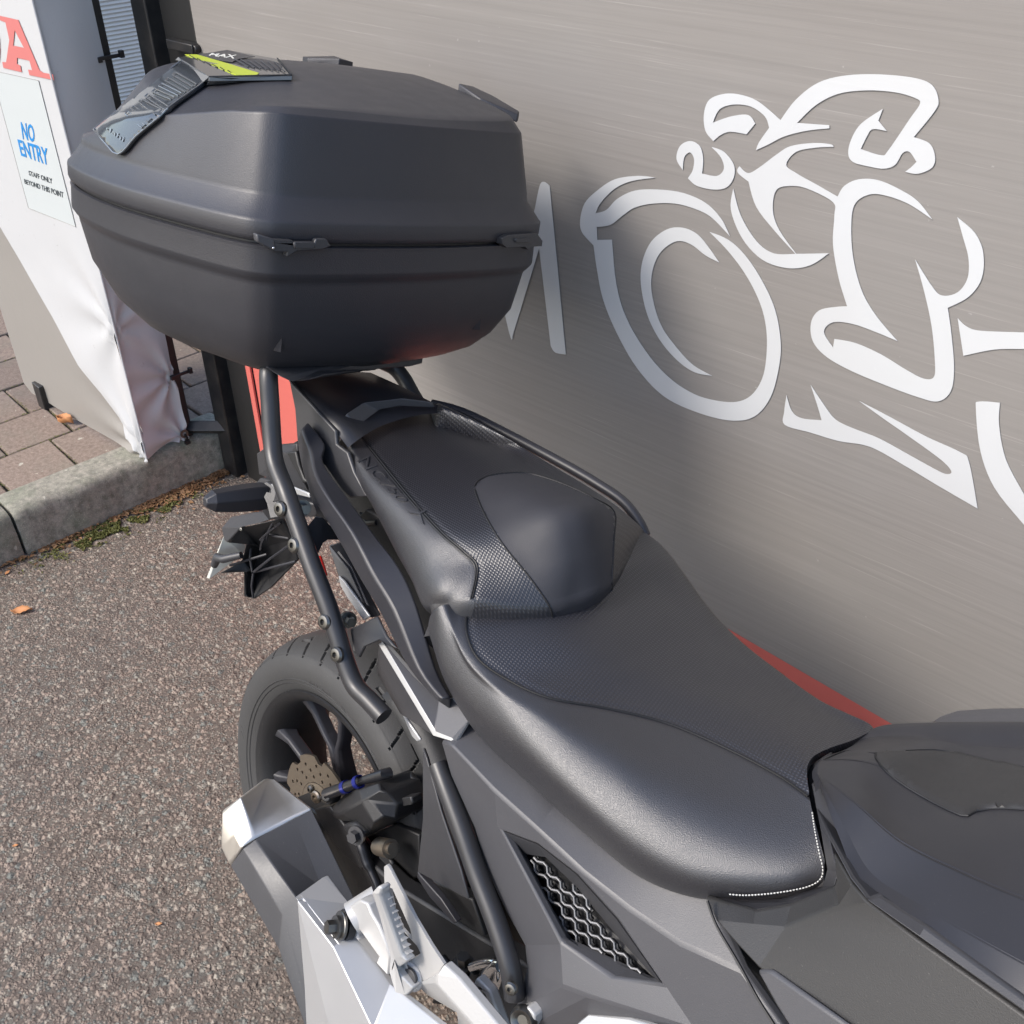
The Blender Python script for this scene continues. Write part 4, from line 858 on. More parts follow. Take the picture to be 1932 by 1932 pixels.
def spoke(th):
    mb = MB(); R3 = Matrix.Rotation(-th, 3, 'Y')
    for s in (-1, 1):
        pts = [(.032, .005 * s, .012, .018), (.085, .006 * s, .010, .016), (.108, .011 * s, .0085, .014), (.13, .026 * s, .008, .013), (.165, .042 * s, .0085, .013), (.185, .050 * s, .013, .018), (.204, .056 * s, .02, .024)]
        vs = []
        for (x, z, hw, hy) in pts:
            for (a_, b_) in [(-1, -.55), (-.55, -1), (.55, -1), (1, -.55), (1, .8), (-1, .8)]:
                vs.append(R3 @ Vector((x, b_ * hy - .012 - .02 * min(1, x / .19), z + a_ * hw)) + Vector(WC))
        n_ = 6; fs = [(i * n_ + j, i * n_ + (j + 1) % n_, (i + 1) * n_ + (j + 1) % n_, (i + 1) * n_ + j) for i in range(len(pts) - 1) for j in range(n_)] + [tuple(range(n_)), tuple(range(len(vs) - n_, len(vs)))[::-1]]
        mb.add(vs, fs)
    return mb.build('spoke', M['trim'], whl, bevel=.002, angle=50)
for i in range(5): spoke(R_(72 * i + 36))
MB().lathe([(-.05, .0001), (-.05, .03), (.03, .034), (.045, .04), (.05, .04), (.055, .028), (.07, .026), (.07, .0001)], WC, ax, 40).build('hub', M['trim'], whl)
# wave disc with drilled holes
outer = []; no = 120
for i in range(no):
    t = 2 * math.pi * i / no; f = (t * 8 / (2 * math.pi)) % 1; r = .108 - (.011 if f < .22 else (.011 * (1 - min(1, (f - .22) / .12)) if f < .34 else 0)); outer.append((r * math.cos(t), r * math.sin(t)))
inner = [(.058 * math.cos(2 * math.pi * i / 48), .058 * math.sin(2 * math.pi * i / 48)) for i in range(48)][::-1]
holes = []
for j in range(32):
    for r, dt in ((.068, 0), (.080, .09), (.091, .03)):
        if (j + int(r * 100)) % 2: continue
        t = 2 * math.pi * j / 32 + dt; holes.append([(r * math.cos(t) + .0032 * math.cos(a_), r * math.sin(t) + .0032 * math.sin(a_)) for a_ in [-2 * math.pi * q / 10 for q in range(10)]])
polys = [[Vector((x, 0, z)) for x, z in pl_] for pl_ in [outer, inner] + holes]
vs = [p + Vector((0, -.076, .312)) for q in polys for p in q]; tri = tessellate_polygon([[Vector((p.x, p.z, 0)) for p in q] for q in polys]); n_ = len(vs)
fs = [tuple(t) for t in tri] + [tuple(i + n_ for i in t)[::-1] for t in tri]; off = 0
for q in polys:
    for i in range(len(q)): a_, b_ = off + i, off + (i + 1) % len(q); fs.append((a_, b_, b_ + n_, a_ + n_))
    off += len(q)
vs = vs + [p + Vector((0, .0045, 0)) for p in vs]
mesh('brake_disc', vs, fs, M['disc'], whl, smooth=False)
mb = MB(); mb.lathe([(.06, .0001), (.079, .0001), (.079, .04), (.0765, .057), (.07, .057), (.06, .04)], WC, ax, 48); mb.build('disc_carrier', M['disc'], whl, angle=30)
for i in range(5):
    t = 2 * math.pi * i / 5 + .9; bolt('disc_bolt', (.047 * math.cos(t), -.079, .312 + .047 * math.sin(t)), ax, .0075, .006, M['bolt'], whl)
# swingarm, axle block, mudguard
def yprism(pts, y, th, name, mat, par, bevel=.004, **k): return MB().prism([Vector((x, y, z)) for x, z in pts], (0, th, 0)).build(name, mat, par, bevel=bevel, **k)
yprism([(-.06, .335), (-.055, .285), (.0, .262), (.25, .265), (.5, .29), (.6, .33), (.6, .42), (.45, .41), (.2, .35), (.02, .352)], -.125, .03, 'swingarm', M['engine'], bike)
yprism([(-.06, .335), (-.055, .285), (.0, .262), (.25, .265), (.5, .29), (.6, .42), (.2, .35), (.02, .352)], .10, .03, 'swingarm', M['engine'], bike)
mb = MB(); mb.lathe([(0, .0001), (0, .011), (.02, .011), (.022, .014), (.03, .013), (.03, .0001)], (0, -.118, .312), ax, 6); mb.build('axle_nut', M['bolt'], bike)
vs = []
for i in range(25):
    t = R_(-25 + 95 * i / 24); 
    for j in range(9):
        y = -.1 + .2 * j / 8; r = .338 - .03 * abs(y / .1) ** 3; vs.append((r * math.cos(t), y, .312 + r * math.sin(t)))
mesh('inner_mudguard', vs, grid_faces(25, 9), M['engine'], bike, solid=.003)
MB().box((.72, 0, .42), (.5, .2, .42)).build('engine_block', M['engine'], bike, bevel=.02)
MB().box((.5, .02, .62), (.42, .2, .12)).build('airbox', M['engine'], bike, bevel=.02)
# ---- caliper
cal = bpy.data.objects.new('brake_caliper', None); COL.objects.link(cal); cal.parent = bike
facet('caliper_body', 'Z4', [(770, 1330, -.12), (900, 1200, -.125), (1090, 1150, -.125), (1150, 1210, -.125), (1205, 1290, -.12), (1195, 1385, -.12), (1030, 1480, -.125), (940, 1400, -.13), (780, 1390, -.12), (960, 1195, -.14), (980, 1270, -.148), (1055, 1410, -.148), (1100, 1200, -.135), (1120, 1360, -.14), (850, 1345, -.138), (1040, 1270, -.142)],
      [(0, 1, 14), (1, 9, 10, 14), (9, 2, 12, 10), (2, 3, 12), (3, 4, 15, 12), (12, 15, 10), (4, 5, 13, 15), (5, 6, 11, 13), (10, 15, 13, 11), (6, 7, 11), (7, 14, 10, 11), (7, 8, 14), (8, 0, 14)], M['engine'], cal, th=.055, bevel=.0025)
panel('caliper_lug', 'Z4', [(1160, 1260), (1290, 1240), (1300, 1290), (1200, 1310)], -.11, M['engine'], cal, th=.02)
panel('caliper_lug', 'Z4', [(700, 1250), (760, 1200), (840, 1170), (850, 1210), (790, 1260), (780, 1300)], -.13, M['engine'], cal, th=.02, bevel=.004)
panel('caliper_lug', 'Z4', [(850, 1420), (930, 1400), (1000, 1470), (980, 1510), (890, 1490)], -.14, M['engine'], cal, th=.03, bevel=.005)
bolt('banjo_bolt', B('Z4', 955, 1480, y=-.155), (.25, -1, .2), .011, .014, M['greyd'], cal, hexa=True)
bolt('caliper_bolt', B('Z4', 775, 1235, y=-.14), (.2, -1, .4), .009, .008, M['engine'], cal)
bolt('pad_pin', B('Z4', 700, 1240, y=-.125), (.1, -1, .1), .01, .006, M['disc'], cal)
for x, y in [(880, 1180), (960, 1148)]:
    c = B('Z4', x, y, y=-.135); dd = (B('Z4', 990, 1140, y=-.13) - B('Z4', 860, 1190, y=-.137)).normalized(); MB().lathe([(-.004, .008), (-.004, .0095), (.004, .0095), (.004, .008)], c, dd, 20, True).build('blue_collar', M['blue'], cal)
MB().tube([B('Z4', 760, 1225, y=-.14), B('Z4', 860, 1188, y=-.137), B('Z4', 985, 1140, y=-.13), B('Z4', 1120, 1100, y=-.12), B('Z4', 1160, 1090, y=-.11)], [.009, .0085, .006, .008, .008], 12).build('brake_union', M['hose'], cal)
MB().tube(cr([B('Z4', p[0], p[1], y=-.13) for p in [(950, 1490), (985, 1560), (1010, 1640), (1050, 1730), (1080, 1800), (1100, 1880)]], 5), [.008] * 5 + [.0085] * 8 + [.006] * 13, 12).build('brake_hose', M['hose'], cal)
mb = MB(); mb.lathe([(-.02, .0001), (-.02, .013), (.016, .0135), (.016, .008), (.022, .008), (.022, .0001)], B('Z4', 1130, 1560, y=-.125), (.75, -.1, .45), 24); mb.build('rear_sensor', M['disc'], cal, angle=30)
panel('hose_clip', 'Z4', [(1100, 1590), (1160, 1640), (1175, 1670), (1150, 1690), (1080, 1620)], -.13, M['engine'], cal, th=.006)
# dark swingarm face visible by the caliper
facet('caliper_bracket', 'Z4', [(680, 1320, -.125), (780, 1300, -.125), (870, 1420, -.128), (920, 1500, -.13), (1010, 1640, -.13), (980, 1700, -.13), (860, 1600, -.13), (740, 1440, -.127)], [(0, 1, 2, 7), (2, 3, 6, 7), (3, 4, 5, 6)], M['engine'], bike, th=.02)
# ---- silencer
sil = bpy.data.objects.new('silencer', None); COL.objects.link(sil); sil.parent = bike
tipc = [B('Z4', 440, 1128, y=-.165), B('Z4', 385, 1120, y=-.175), B('Z4', 220, 1245, y=-.245), B('Z4', 102, 1335, y=-.262), B('Z4', 96, 1560, y=-.272)]
seam_ = [B('Z4', 672, 1308, y=-.165), B('Z4', 560, 1365, y=-.19), B('Z4', 305, 1500, y=-.25), B('Z4', 230, 1560, y=-.268), B('Z4', 148, 1668, y=-.275)]
low = [B('Z5', 560, 760, y=-.165), B('Z5', 330, 700, y=-.2), B('Z5', 165, 790, y=-.25), B('Z5', 60, 900, y=-.265), B('Y5', 1215, 1600, y=-.275)]
end = [B('D', 830, 2130, y=-.165), B('D', 760, 2100, y=-.2), B('D', 690, 2100, y=-.25), B('D', 650, 2120, y=-.265), B('D', 620, 2070, y=-.275)]
def closed(r): # add the hidden underside
    a, e = r[0], r[-1]; return r + [e + Vector((0.01, .03, -.03)), a + Vector((.02, .0, -.07))]
def ringloft(name, rings, mat, par, **k):
    n_ = len(rings[0]); vs = [p for r in rings for p in r]
    fs = [(i * n_ + j, i * n_ + (j + 1) % n_, (i + 1) * n_ + (j + 1) % n_, (i + 1) * n_ + j) for i in range(len(rings) - 1) for j in range(n_)] + [tuple(range(n_)), tuple(range(len(vs) - n_, len(vs)))[::-1]]
    return mesh(name, vs, fs, mat, par, **k)
T0, T1, T2, T3 = closed(tipc), closed(seam_), closed(low), closed(end)
ctr = sum(T0, Vector()) / len(T0)
ring_in = [p + (ctr - p) * .25 + Vector((-.012, .0, -.002)) for p in T0]; shr = lambda r, s: [p + (sum(r, Vector()) / len(r) - p) * s for p in r]
ringloft('end_cap', [shr(ring_in, .25), ring_in, T0, [a_ * .35 + b_ * .65 for a_, b_ in zip(T0, T1)], T1], M['steel'], sil, bevel=.006, seg=4, angle=40)
ringloft('silencer_body', [shr([p + Vector((.001, 0, -.0005)) for p in T1], .03), [p + (q_ - p) * .03 for p, q_ in zip(shr(T1, .02), T2)], T2, T3], M['muff'], sil, bevel=.008, seg=4, angle=40)
# ---- silver heat shield over the silencer
facet('heat_shield', 'Z5', [(148, 778, -.29), (345, 635, -.25), (500, 845, -.25), (560, 1000, -.255), (820, 1400, -.262), (1200, 1700, -.27), (700, 1720, -.3), (165, 800, -.3), (215, 1400, -.3), (230, 1720, -.3), (400, 1720, -.305), (420, 1130, -.292)],
      [(0, 1, 2, 7), (7, 2, 3, 11), (11, 3, 4, 6), (4, 5, 6), (7, 11, 10), (11, 6, 10), (7, 10, 8), (8, 10, 9)], M['silver'], bike, th=.008, bevel=.004)
# ---- foot peg hanger
hang = bpy.data.objects.new('footpeg_hanger', None); COL.objects.link(hang); hang.parent = bike
def with_window(name, v, outer, hole, y, mat, par, th, bevel=.003):
    Po = [B(v, p[0], p[1], y=(p[2] if len(p) > 2 else y)) for p in outer]; Ph = [B(v, p[0], p[1], y=y) for p in hole]
    tri = tessellate_polygon([[Vector((p.x, p.z, 0)) for p in Po], [Vector((p.x, p.z, 0)) for p in Ph]]); vs = Po + Ph; n_ = len(vs)
    fs = [tuple(t) for t in tri] + [tuple(i + n_ for i in t)[::-1] for t in tri]; off = 0
    for q in (Po, Ph):
        for i in range(len(q)): a_, b_ = off + i, off + (i + 1) % len(q); fs.append((a_, b_, b_ + n_, a_ + n_))
        off += len(q)
    return mesh(name, vs + [p + Vector((.0, th, 0)) for p in vs], fs, mat, par, bevel=bevel, angle=30)
with_window('hanger_plate', 'Z5', [(778, 562), (795, 548), (812, 565), (1000, 930), (1110, 1115), (1200, 1250), (1150, 1330), (1000, 1390), (940, 1390), (890, 1340), (905, 1260), (1020, 1190), (1035, 1170), (1010, 1120), (900, 1000), (800, 760), (780, 680)],
            [(814, 706), (836, 716), (962, 1000), (978, 1082), (905, 1000), (845, 870)], -.245, M['cast'], hang, .004, bevel=.0012)
facet('hanger_arm', 'Z5', [(1200, 1250, -.245), (1310, 1350, -.24), (1620, 1720, -.23), (1440, 1720, -.245), (1150, 1385, -.25), (1000, 1395, -.245), (1080, 1470, -.235), (1300, 1600, -.235), (1300, 1720, -.24), (1150, 1320, -.253)],
      [(0, 1, 9), (1, 2, 3, 4, 9), (9, 4, 5), (4, 6, 5), (4, 7, 6), (4, 3, 8, 7)], M['cast'], hang, th=.012)
with_window('hanger_fork', 'Z5', [(1425, 1345), (1520, 1440), (1620, 1720), (1480, 1720), (1375, 1500), (1400, 1400)], [(1440, 1420), (1490, 1470), (1560, 1690), (1500, 1690), (1415, 1510)], -.205, M['cast'], hang, .014)
mb = MB(); mb.lathe([(-.03, .0001), (-.03, .018), (0, .018), (.003, .016), (.003, .0001)], B('Z5', 965, 1340, y=-.25), (.1, -1, .15), 28); mb.build('peg_pivot', M['cast'], hang, angle=30)
mb = MB(); mb.lathe([(0, .0001), (0, .0105), (.003, .0105), (.0035, .0095), (.0035, .0001)], B('Z5', 968, 1337, y=-.254), (.1, -1, .15), 28); mb.build('pivot_pin', M['greyd'], hang, angle=30)
# exhaust stay with its rubber bush
with_window('exhaust_stay', 'Z5', [(478, 872), (600, 795), (660, 820), (690, 900), (740, 980), (790, 1100), (820, 1200), (810, 1330), (740, 1260), (600, 1080), (530, 1030)], [(570, 1010), (610, 1020), (735, 1195), (728, 1240), (690, 1210), (600, 1080)], -.262, M['cast'], hang, .02)
mb = MB(); mb.lathe([(-.002, .0001), (-.002, .0175), (.001, .0175), (.002, .0165), (.002, .0001)], B('Z5', 470, 975, y=-.275), (-.3, -1, .25), 30); mb.build('washer', M['bolt'], hang, angle=30)
mb = MB(); mb.lathe([(-.012, .0001), (-.012, .019), (-.0025, .019), (-.0025, .0001)], B('Z5', 478, 972, y=-.27), (-.3, -1, .25), 30); mb.build('rubber_bush', M['hose'], hang, angle=30)
bolt('stay_bolt', B('Z5', 455, 985, y=-.277), (-.3, -1, .25), .011, .016, M['bolt'], hang, hexa=True)
mb = MB(); mb.lathe([(-.02, .014), (-.02, .022), (.02, .022), (.02, .014)], B('Z5', 655, 870, y=-.24), (.3, .8, .5), 28, True); mb.build('stay_boss', M['cast'], hang, angle=30)
# folding peg, serrated
peg = bpy.data.objects.new('footpeg', None); COL.objects.link(peg); peg.parent = bike
facet('peg_bar', 'Z5', [(690, 745, -.289), (735, 697, -.290), (762, 715, -.289), (755, 760, -.288), (905, 1190, -.272), (940, 1230, -.270), (875, 1275, -.269), (850, 1290, -.269), (980, 1420, -.262), (930, 1475, -.262), (865, 1480, -.263), (810, 1300, -.268), (820, 1200, -.271), (740, 900, -.283), (725, 760, -.292), (850, 1210, -.275)],
      [(0, 1, 2, 3, 14), (14, 3, 4, 15), (0, 14, 15, 12, 13), (4, 5, 6, 7, 15), (7, 8, 9, 10, 15), (15, 10, 11, 12)], M['cast'], peg, th=.014, bevel=.003)
pa, pb = B('Z5', 762, 765, y=-.284), B('Z5', 922, 1195, y=-.268)
n_ = 9; dirv = (pb - pa).normalized(); out_ = Vector((.6, .5, .1)); mb = MB()
for i in range(n_):
    c = pa + (pb - pa) * ((i + .5) / n_); L_ = (pb - pa).length / n_
    a1, a2 = c - dirv * L_ * .5, c + dirv * L_ * .5; t_ = c + out_.normalized() * .007
    wv = Vector((0, .007, 0)); vs = [a1, a2, t_, a1 + wv, a2 + wv, t_ + wv]; mb.add(vs, [(0, 1, 2), (3, 5, 4), (0, 3, 4, 1), (1, 4, 5, 2), (2, 5, 3, 0)])
mb.build('peg_teeth', M['cast'], peg, smooth=False)
# hydraulics under the hanger
mb = MB(); mb.lathe([(-.03, .0001), (-.03, .012), (-.01, .012), (-.01, .0135), (-.004, .0135), (-.004, .0001)], B('Z5', 1345, 1270, y=-.16), (0, -.2, 1), 20); mb.build('master_cylinder', M['chrome'], bike, angle=30)
bolt('banjo_bolt', B('Z5', 1340, 1260, y=-.16), (0, -.2, 1), .011, .018, M['bolt'], bike, hexa=True)
for pth, r in (([(1400, 1270), (1460, 1250), (1530, 1240), (1580, 1260), (1590, 1330), (1560, 1420)], .0065), ([(1490, 1400), (1510, 1310), (1560, 1260), (1600, 1260)], .008), ([(1330, 1360), (1400, 1380), (1420, 1300)], .006), ([(1190, 1200), (1260, 1280), (1300, 1300)], .005), ([(1320, 1380), (1370, 1450), (1400, 1560)], .011)):
    MB().tube(cr([B('Z5', p[0], p[1], y=-.165) for p in pth], 6), r, 12).build('brake_line', M['chrome'] if r > .006 and r < .009 else M['hose'], bike)
# ---- tank cover
rowsT = [curve('Y2', [(1290, 430, -.10), (1345, 575, -.13), (1425, 745, -.16), (1600, 860, -.175), (1932, 1090, -.19), (2250, 1310, -.2)]),
         curve('Y2', [(1288, 405, -.09), (1360, 540, -.12), (1450, 700, -.145), (1620, 810, -.16), (1932, 985, -.175), (2250, 1150, -.19)]),
         curve('Y2', [(1280, 385, -.075), (1400, 480, -.10), (1540, 600, -.115), (1720, 690, -.12), (1932, 780, -.125), (2250, 900, -.14)]),
         curve('Y2', [(1280, 365, -.06), (1400, 405, -.06), (1540, 500, -.065), (1740, 555, -.06), (1932, 590, -.06), (2250, 640, -.07)]),
         curve('Y2', [(1290, 345, -.04), (1400, 345, -.025), (1500, 370, -.015), (1700, 440, -.0), (1932, 470, 0), (2250, 500, 0)]),
         curve('Y2', [(1320, 330, .0), (1420, 312, .02), (1540, 320, .03), (1720, 370, .05), (1932, 385, .05), (2250, 400, .05)]),
         curve('Y2', [(1370, 315, .05), (1450, 275, .08), (1600, 275, .09), (1760, 300, .1), (1932, 310, .1), (2250, 320, .1)]),
         curve('Y2', [(1400, 300, .09), (1480, 243, .11), (1640, 230, .13), (1790, 226, .14), (1932, 225, .14), (2250, 226, .15)])]
rT = []
for i_, r_ in enumerate(rowsT):
    if i_ in (1, 2, 4, 6):
        rT.append([p * .95 + q_ * .05 for p, q_ in zip(r_, rowsT[i_ - 1])]); rT.append(r_); rT.append([p * .95 + q_ * .05 for p, q_ in zip(r_, rowsT[i_ + 1])])
    else: rT.append(r_)
rowsT = rT
rowsT.append([p + Vector((0, .02, -.06)) for p in rowsT[-1]])
SCOOP = [(1465, 325), (1500, 385), (1600, 455), (1735, 522), (1780, 510), (1850, 500), (1960, 506), (2250, 525), (2250, 385), (1932, 370), (1700, 320), (1560, 318)]
tankc, TG = loft_obj('storage_cover', rowsT, 12, 8, [M['tank'], M['knee']], bike, None, endcap=[(0, (-.003, 0, -.008))])
TT = bvh(tankc)
pts = [drop(TT, *p, v='Y2', off=.0025) for p in [tuple(q) for q in cr(SCOOP, 4, True)]]; ok = [p for p in pts if p]
# raised grip pad set on the cover
ring = ok; cen = [drop(TT, *p, v='Y2', off=.0035) for p in [(1560, 380), (1650, 420), (1740, 460), (1850, 450), (2000, 450), (2200, 450)]]
if len(ring) > 10:
    gx = []
    for i in range(1, 40):
        for j in range(1, 22):
            p = (1465 + 20 * i, 318 + 10 * j)
            if inside(p, SCOOP):
                h = drop(TT, *p, v='Y2', off=.003)
                if h: gx.append((p, h))
    pos = [(p, drop(TT, *p, v='Y2', off=.0005)) for p in [tuple(q) for q in cr(SCOOP, 3, True)]]; pos = [x for x in pos if x[1]]
    from mathutils.geometry import delaunay_2d_cdt
    allp = pos + gx; n1 = len(pos)
    r_ = delaunay_2d_cdt([Vector(p[0]) for p in allp], [(i, (i + 1) % n1) for i in range(n1)], [], 1, 1e-4)
    vs = [allp[o_[0]][1] for o_ in r_[3]]; mesh('grip_pad', vs, [tuple(f) for f in r_[2]], M['knee'], tankc, angle=60)
    MB().tube([p[1] for p in pos[:-2]], .0010, 6).build('pad_edge', M['seam'], tankc)
# lid seam and ledge
mb = MB(); mb.tube(cr([drop(TT, *p, v='Y2', off=.0) or B('Y2', *p, y=-.1) for p in [(1300, 345), (1370, 318), (1460, 325), (1500, 318)]], 6), .0009, 6); mb.build('lid_seam', M['seam'], tankc)
# far-side panel
panel('tank_side_panel', 'Y2', [(1640, 226, .16), (1700, 206, .17), (1800, 200, .175), (2250, 196, .18), (2250, 235, .15), (1700, 232, .15)], .16, M['grey'], bike, th=.02)
# grey ledge strip between the two grooves, then the knee panel
facet('trim_strip', 'Y2', [(1262, 422, -.075), (1300, 440, -.085), (1350, 575, -.118), (1420, 735, -.155), (1470, 775, -.166), (1620, 872, -.178), (1932, 1098, -.194), (2250, 1325, -.206), (2250, 1390, -.212), (1932, 1142, -.2), (1600, 905, -.186), (1440, 790, -.178), (1385, 720, -.168), (1320, 600, -.14), (1275, 500, -.105)],
      [(0, 1, 2, 14), (2, 3, 12, 13, 14), (3, 4, 11, 12), (4, 5, 10, 11), (5, 6, 9, 10), (6, 7, 8, 9)], M['greyd'], bike, th=.006, bevel=.002)
facet('knee_panel', 'Y2', [(928, 776, -.16), (1000, 800, -.158), (1085, 822, -.155), (1200, 800, -.148), (1335, 745, -.14), (1348, 700, -.138), (1330, 640, -.134), (1390, 740, -.158), (1385, 800, -.165), (1440, 795, -.17), (1600, 915, -.18), (1932, 1150, -.194), (2250, 1400, -.2),
      (2250, 1700, -.215), (1700, 1400, -.215), (1330, 1180, -.2), (1180, 1060, -.195), (1095, 1000, -.192), (1030, 930, -.185), (960, 850, -.175), (1080, 862, -.168), (1180, 870, -.165), (1340, 800, -.162)],
      [(0, 1, 20, 19), (1, 2, 20), (2, 3, 21, 20), (3, 4, 22, 21), (4, 5, 6, 7, 22), (7, 8, 22), (7, 9, 8), (8, 9, 10, 21, 22), (10, 11, 16, 17, 21), (11, 12, 13, 14, 15, 16), (19, 20, 18), (20, 21, 17, 18)], M['knee'], bike, th=.006, bevel=.002)
facet('seat_nose_trim', 'Y2', [(930, 776, -.155), (1010, 797, -.150), (1150, 794, -.135), (1296, 752, -.112), (1312, 690, -.105), (1290, 560, -.095), (1262, 420, -.07), (1285, 415, -.07), (1320, 600, -.11), (1345, 700, -.13), (1335, 742, -.135), (1210, 795, -.145), (1085, 820, -.152)],
      [(0, 1, 12), (1, 2, 11, 12), (2, 3, 10, 11), (3, 4, 9, 10), (4, 5, 8, 9), (5, 6, 7, 8)], M['tank'], bike, th=.008, bevel=.001)
facet('lower_knee_panel', 'Y2', [(1090, 1010, -.195), (1135, 1010, -.196), (1400, 1200, -.21), (1200, 1200, -.21), (1150, 1120, -.205)], [(0, 1, 2, 3, 4)], M['grey'], bike, th=.006, bevel=.003)
MB().tube(cr([B('Y2', p[0], p[1], y=p[2]) for p in [(935, 790, -.174), (965, 870, -.18), (1035, 990, -.188), (1095, 1100, -.198), (1165, 1210, -.205)]], 5), .0016, 6).build('panel_gap', M['seam'], bike)
facet('seat_surround', 'Y2', [(1246, 372, -.012), (1298, 336, -.005), (1335, 600, -.06), (1350, 720, -.09), (1305, 765, -.09), (1262, 660, -.06), (1250, 520, -.05)], [(0, 1, 2, 6), (2, 3, 5, 6), (3, 4, 5)], M['engine'], bike, th=.02)
panel('hinge_tab', 'Y2', [(1262, 415), (1310, 418), (1308, 435), (1270, 436)], -.078, M['engine'], bike, th=.012)

# ================================================================== TOP CASE
tc = bpy.data.objects.new('top_case', None); COL.objects.link(tc); tc.matrix_world = BMAT
tag(tc, 'big black plastic top case with smoked reflector lens mounted behind the pillion seat', 'top case')
ctl = [(-.010, 0), (-.014, -.11), (-.022, -.195), (-.034, -.228), (-.064, -.248), (-.14, -.266), (-.28, -.285), (-.42, -.278), (-.55, -.245), (-.65, -.18), (-.715, -.09), (-.735, 0), (-.715, .09), (-.65, .18), (-.55, .245), (-.42, .278), (-.28, .285), (-.14, .27), (-.072, .258), (-.046, .24), (-.032, .205), (-.018, .11)]
base = np.array(cr(ctl, 10, True)); nb = len(base)
tg = np.roll(base, -1, 0) - np.roll(base, 1, 0); tg /= np.linalg.norm(tg, axis=1)[:, None]; nrm = np.stack([-tg[:, 1], tg[:, 0]], 1)
if (nrm * (base - base.mean(0))).sum() < 0: nrm = -nrm
def smooth_ring(a, k=6):
    for _ in range(k): a = (np.roll(a, 1, 0) + 2 * a + np.roll(a, -1, 0)) / 4
    return a
def lev(z, d, rear=0., side=0., front=0., zf=None):
    x, y = base[:, 0], base[:, 1]; tR = np.clip((-x - .15) / .55, 0, 1)
    q = np.c_[-.35 + (x + .35) * (1 - d / .34), y * (1 - d / .27)]
    q[:, 0] += rear * tR ** 1.5 - front * (1 - tR) ** 3
    q[:, 1] *= 1 - side
    zz = np.full(nb, z, float) if zf is None else np.array([zf(a, b) for a, b in zip(x, y)])
    return np.c_[q, zz]
def shz(x, y): t = min(1, max(0, (-.06 - x) / .5)); return 1.344 - .072 * t
def zt(x, y):
    f = min(1, max(0, (-.05 - x) / .26)); f = f * (1.6 - .6 * f); r_ = min(1, max(0, (-.42 - x) / .36)); e = y / .25
    return 1.352 + .046 * f * (1 - (1.6 if y < 0 else .3) * e * e) + .07 * y * f - .045 * r_ ** 1.5
lid_l = [lev(1.1985, .004), lev(1.2005, -.0005), lev(1.206, -.003), lev(1.222, -.0035), lev(1.2245, -.003), lev(1.2265, -.001), lev(1.250, .0145), lev(1.2525, .0155), lev(1.256, .016), lev(1.262, .0165, rear=.004)]
SH = lev(0, .031, rear=.035, front=.0, zf=shz); PL = lev(0, .052, rear=.085, side=.15)
f_ = np.clip((base[:, 0] + .30) / .26, 0, 1)[:, None] ** 2
PLm = PL * (1 - f_) + lev(0, .042) * f_
def setz(q): q = q.copy(); q[:, 2] = [zt(a_, b_) for a_, b_ in zip(q[:, 0], q[:, 1])]; return q
PLm = setz(PLm)
SHf = SH.copy(); SHf[:, 2] = np.minimum(SH[:, 2], PLm[:, 2] - .006)
lid_l += [SHf * .96 + lid_l[-1] * .04, SHf, SHf * .96 + PLm * .04, PLm * .93 + SHf * .07, PLm]
ctr2 = np.array([-.36, .02, 0.])
for t in (.06, .2, .35, .5, .65, .8, .92): lid_l.append(setz(PLm * (1 - t) + ctr2 * t))
ctr2[2] = zt(*ctr2[:2])
def stack(levels, name, mat, captop=None, capbot=False, **k):
    vs = [tuple(p) for L in levels for p in L]; n_ = nb
    fs = [(i * n_ + j, i * n_ + (j + 1) % n_, (i + 1) * n_ + (j + 1) % n_, (i + 1) * n_ + j) for i in range(len(levels) - 1) for j in range(n_)]
    if captop is not None:
        vs.append(tuple(captop)); c_ = len(vs) - 1; o_ = (len(levels) - 1) * n_; fs += [(o_ + j, o_ + (j + 1) % n_, c_) for j in range(n_)]
    if capbot: fs.append(tuple(range(n_)) if capbot == 1 else tuple(range((len(levels) - 1) * n_, len(levels) * n_)))
    return mesh(name, vs, fs, mat, tc, **k)
lid = stack(lid_l, 'lid', M['case'], captop=ctr2, angle=70)
bl_ = [lev(1.1955, .004), lev(1.194, -.0005), lev(1.191, .0), lev(1.189, .0005), lev(1.163, .0005), lev(1.160, .001), lev(1.153, .006), lev(1.150, .0085), lev(1.147, .0098), lev(1.143, .0105), lev(1.09, .019, rear=.03), lev(1.05, .034, rear=.10, front=.01), lev(1.026, .048, rear=.18, front=.018, side=.03), lev(1.010, .068, rear=.25, front=.025, side=.08), lev(1.004, .10, rear=.30, front=.03, side=.12), lev(1.002, .13, rear=.32, front=.03, side=.2)]
body = stack(bl_, 'base_shell', M['case'], capbot=2, angle=70)
stack([lev(1.1945, .0065), lev(1.2, .0065)], 'seal', M['seam'])
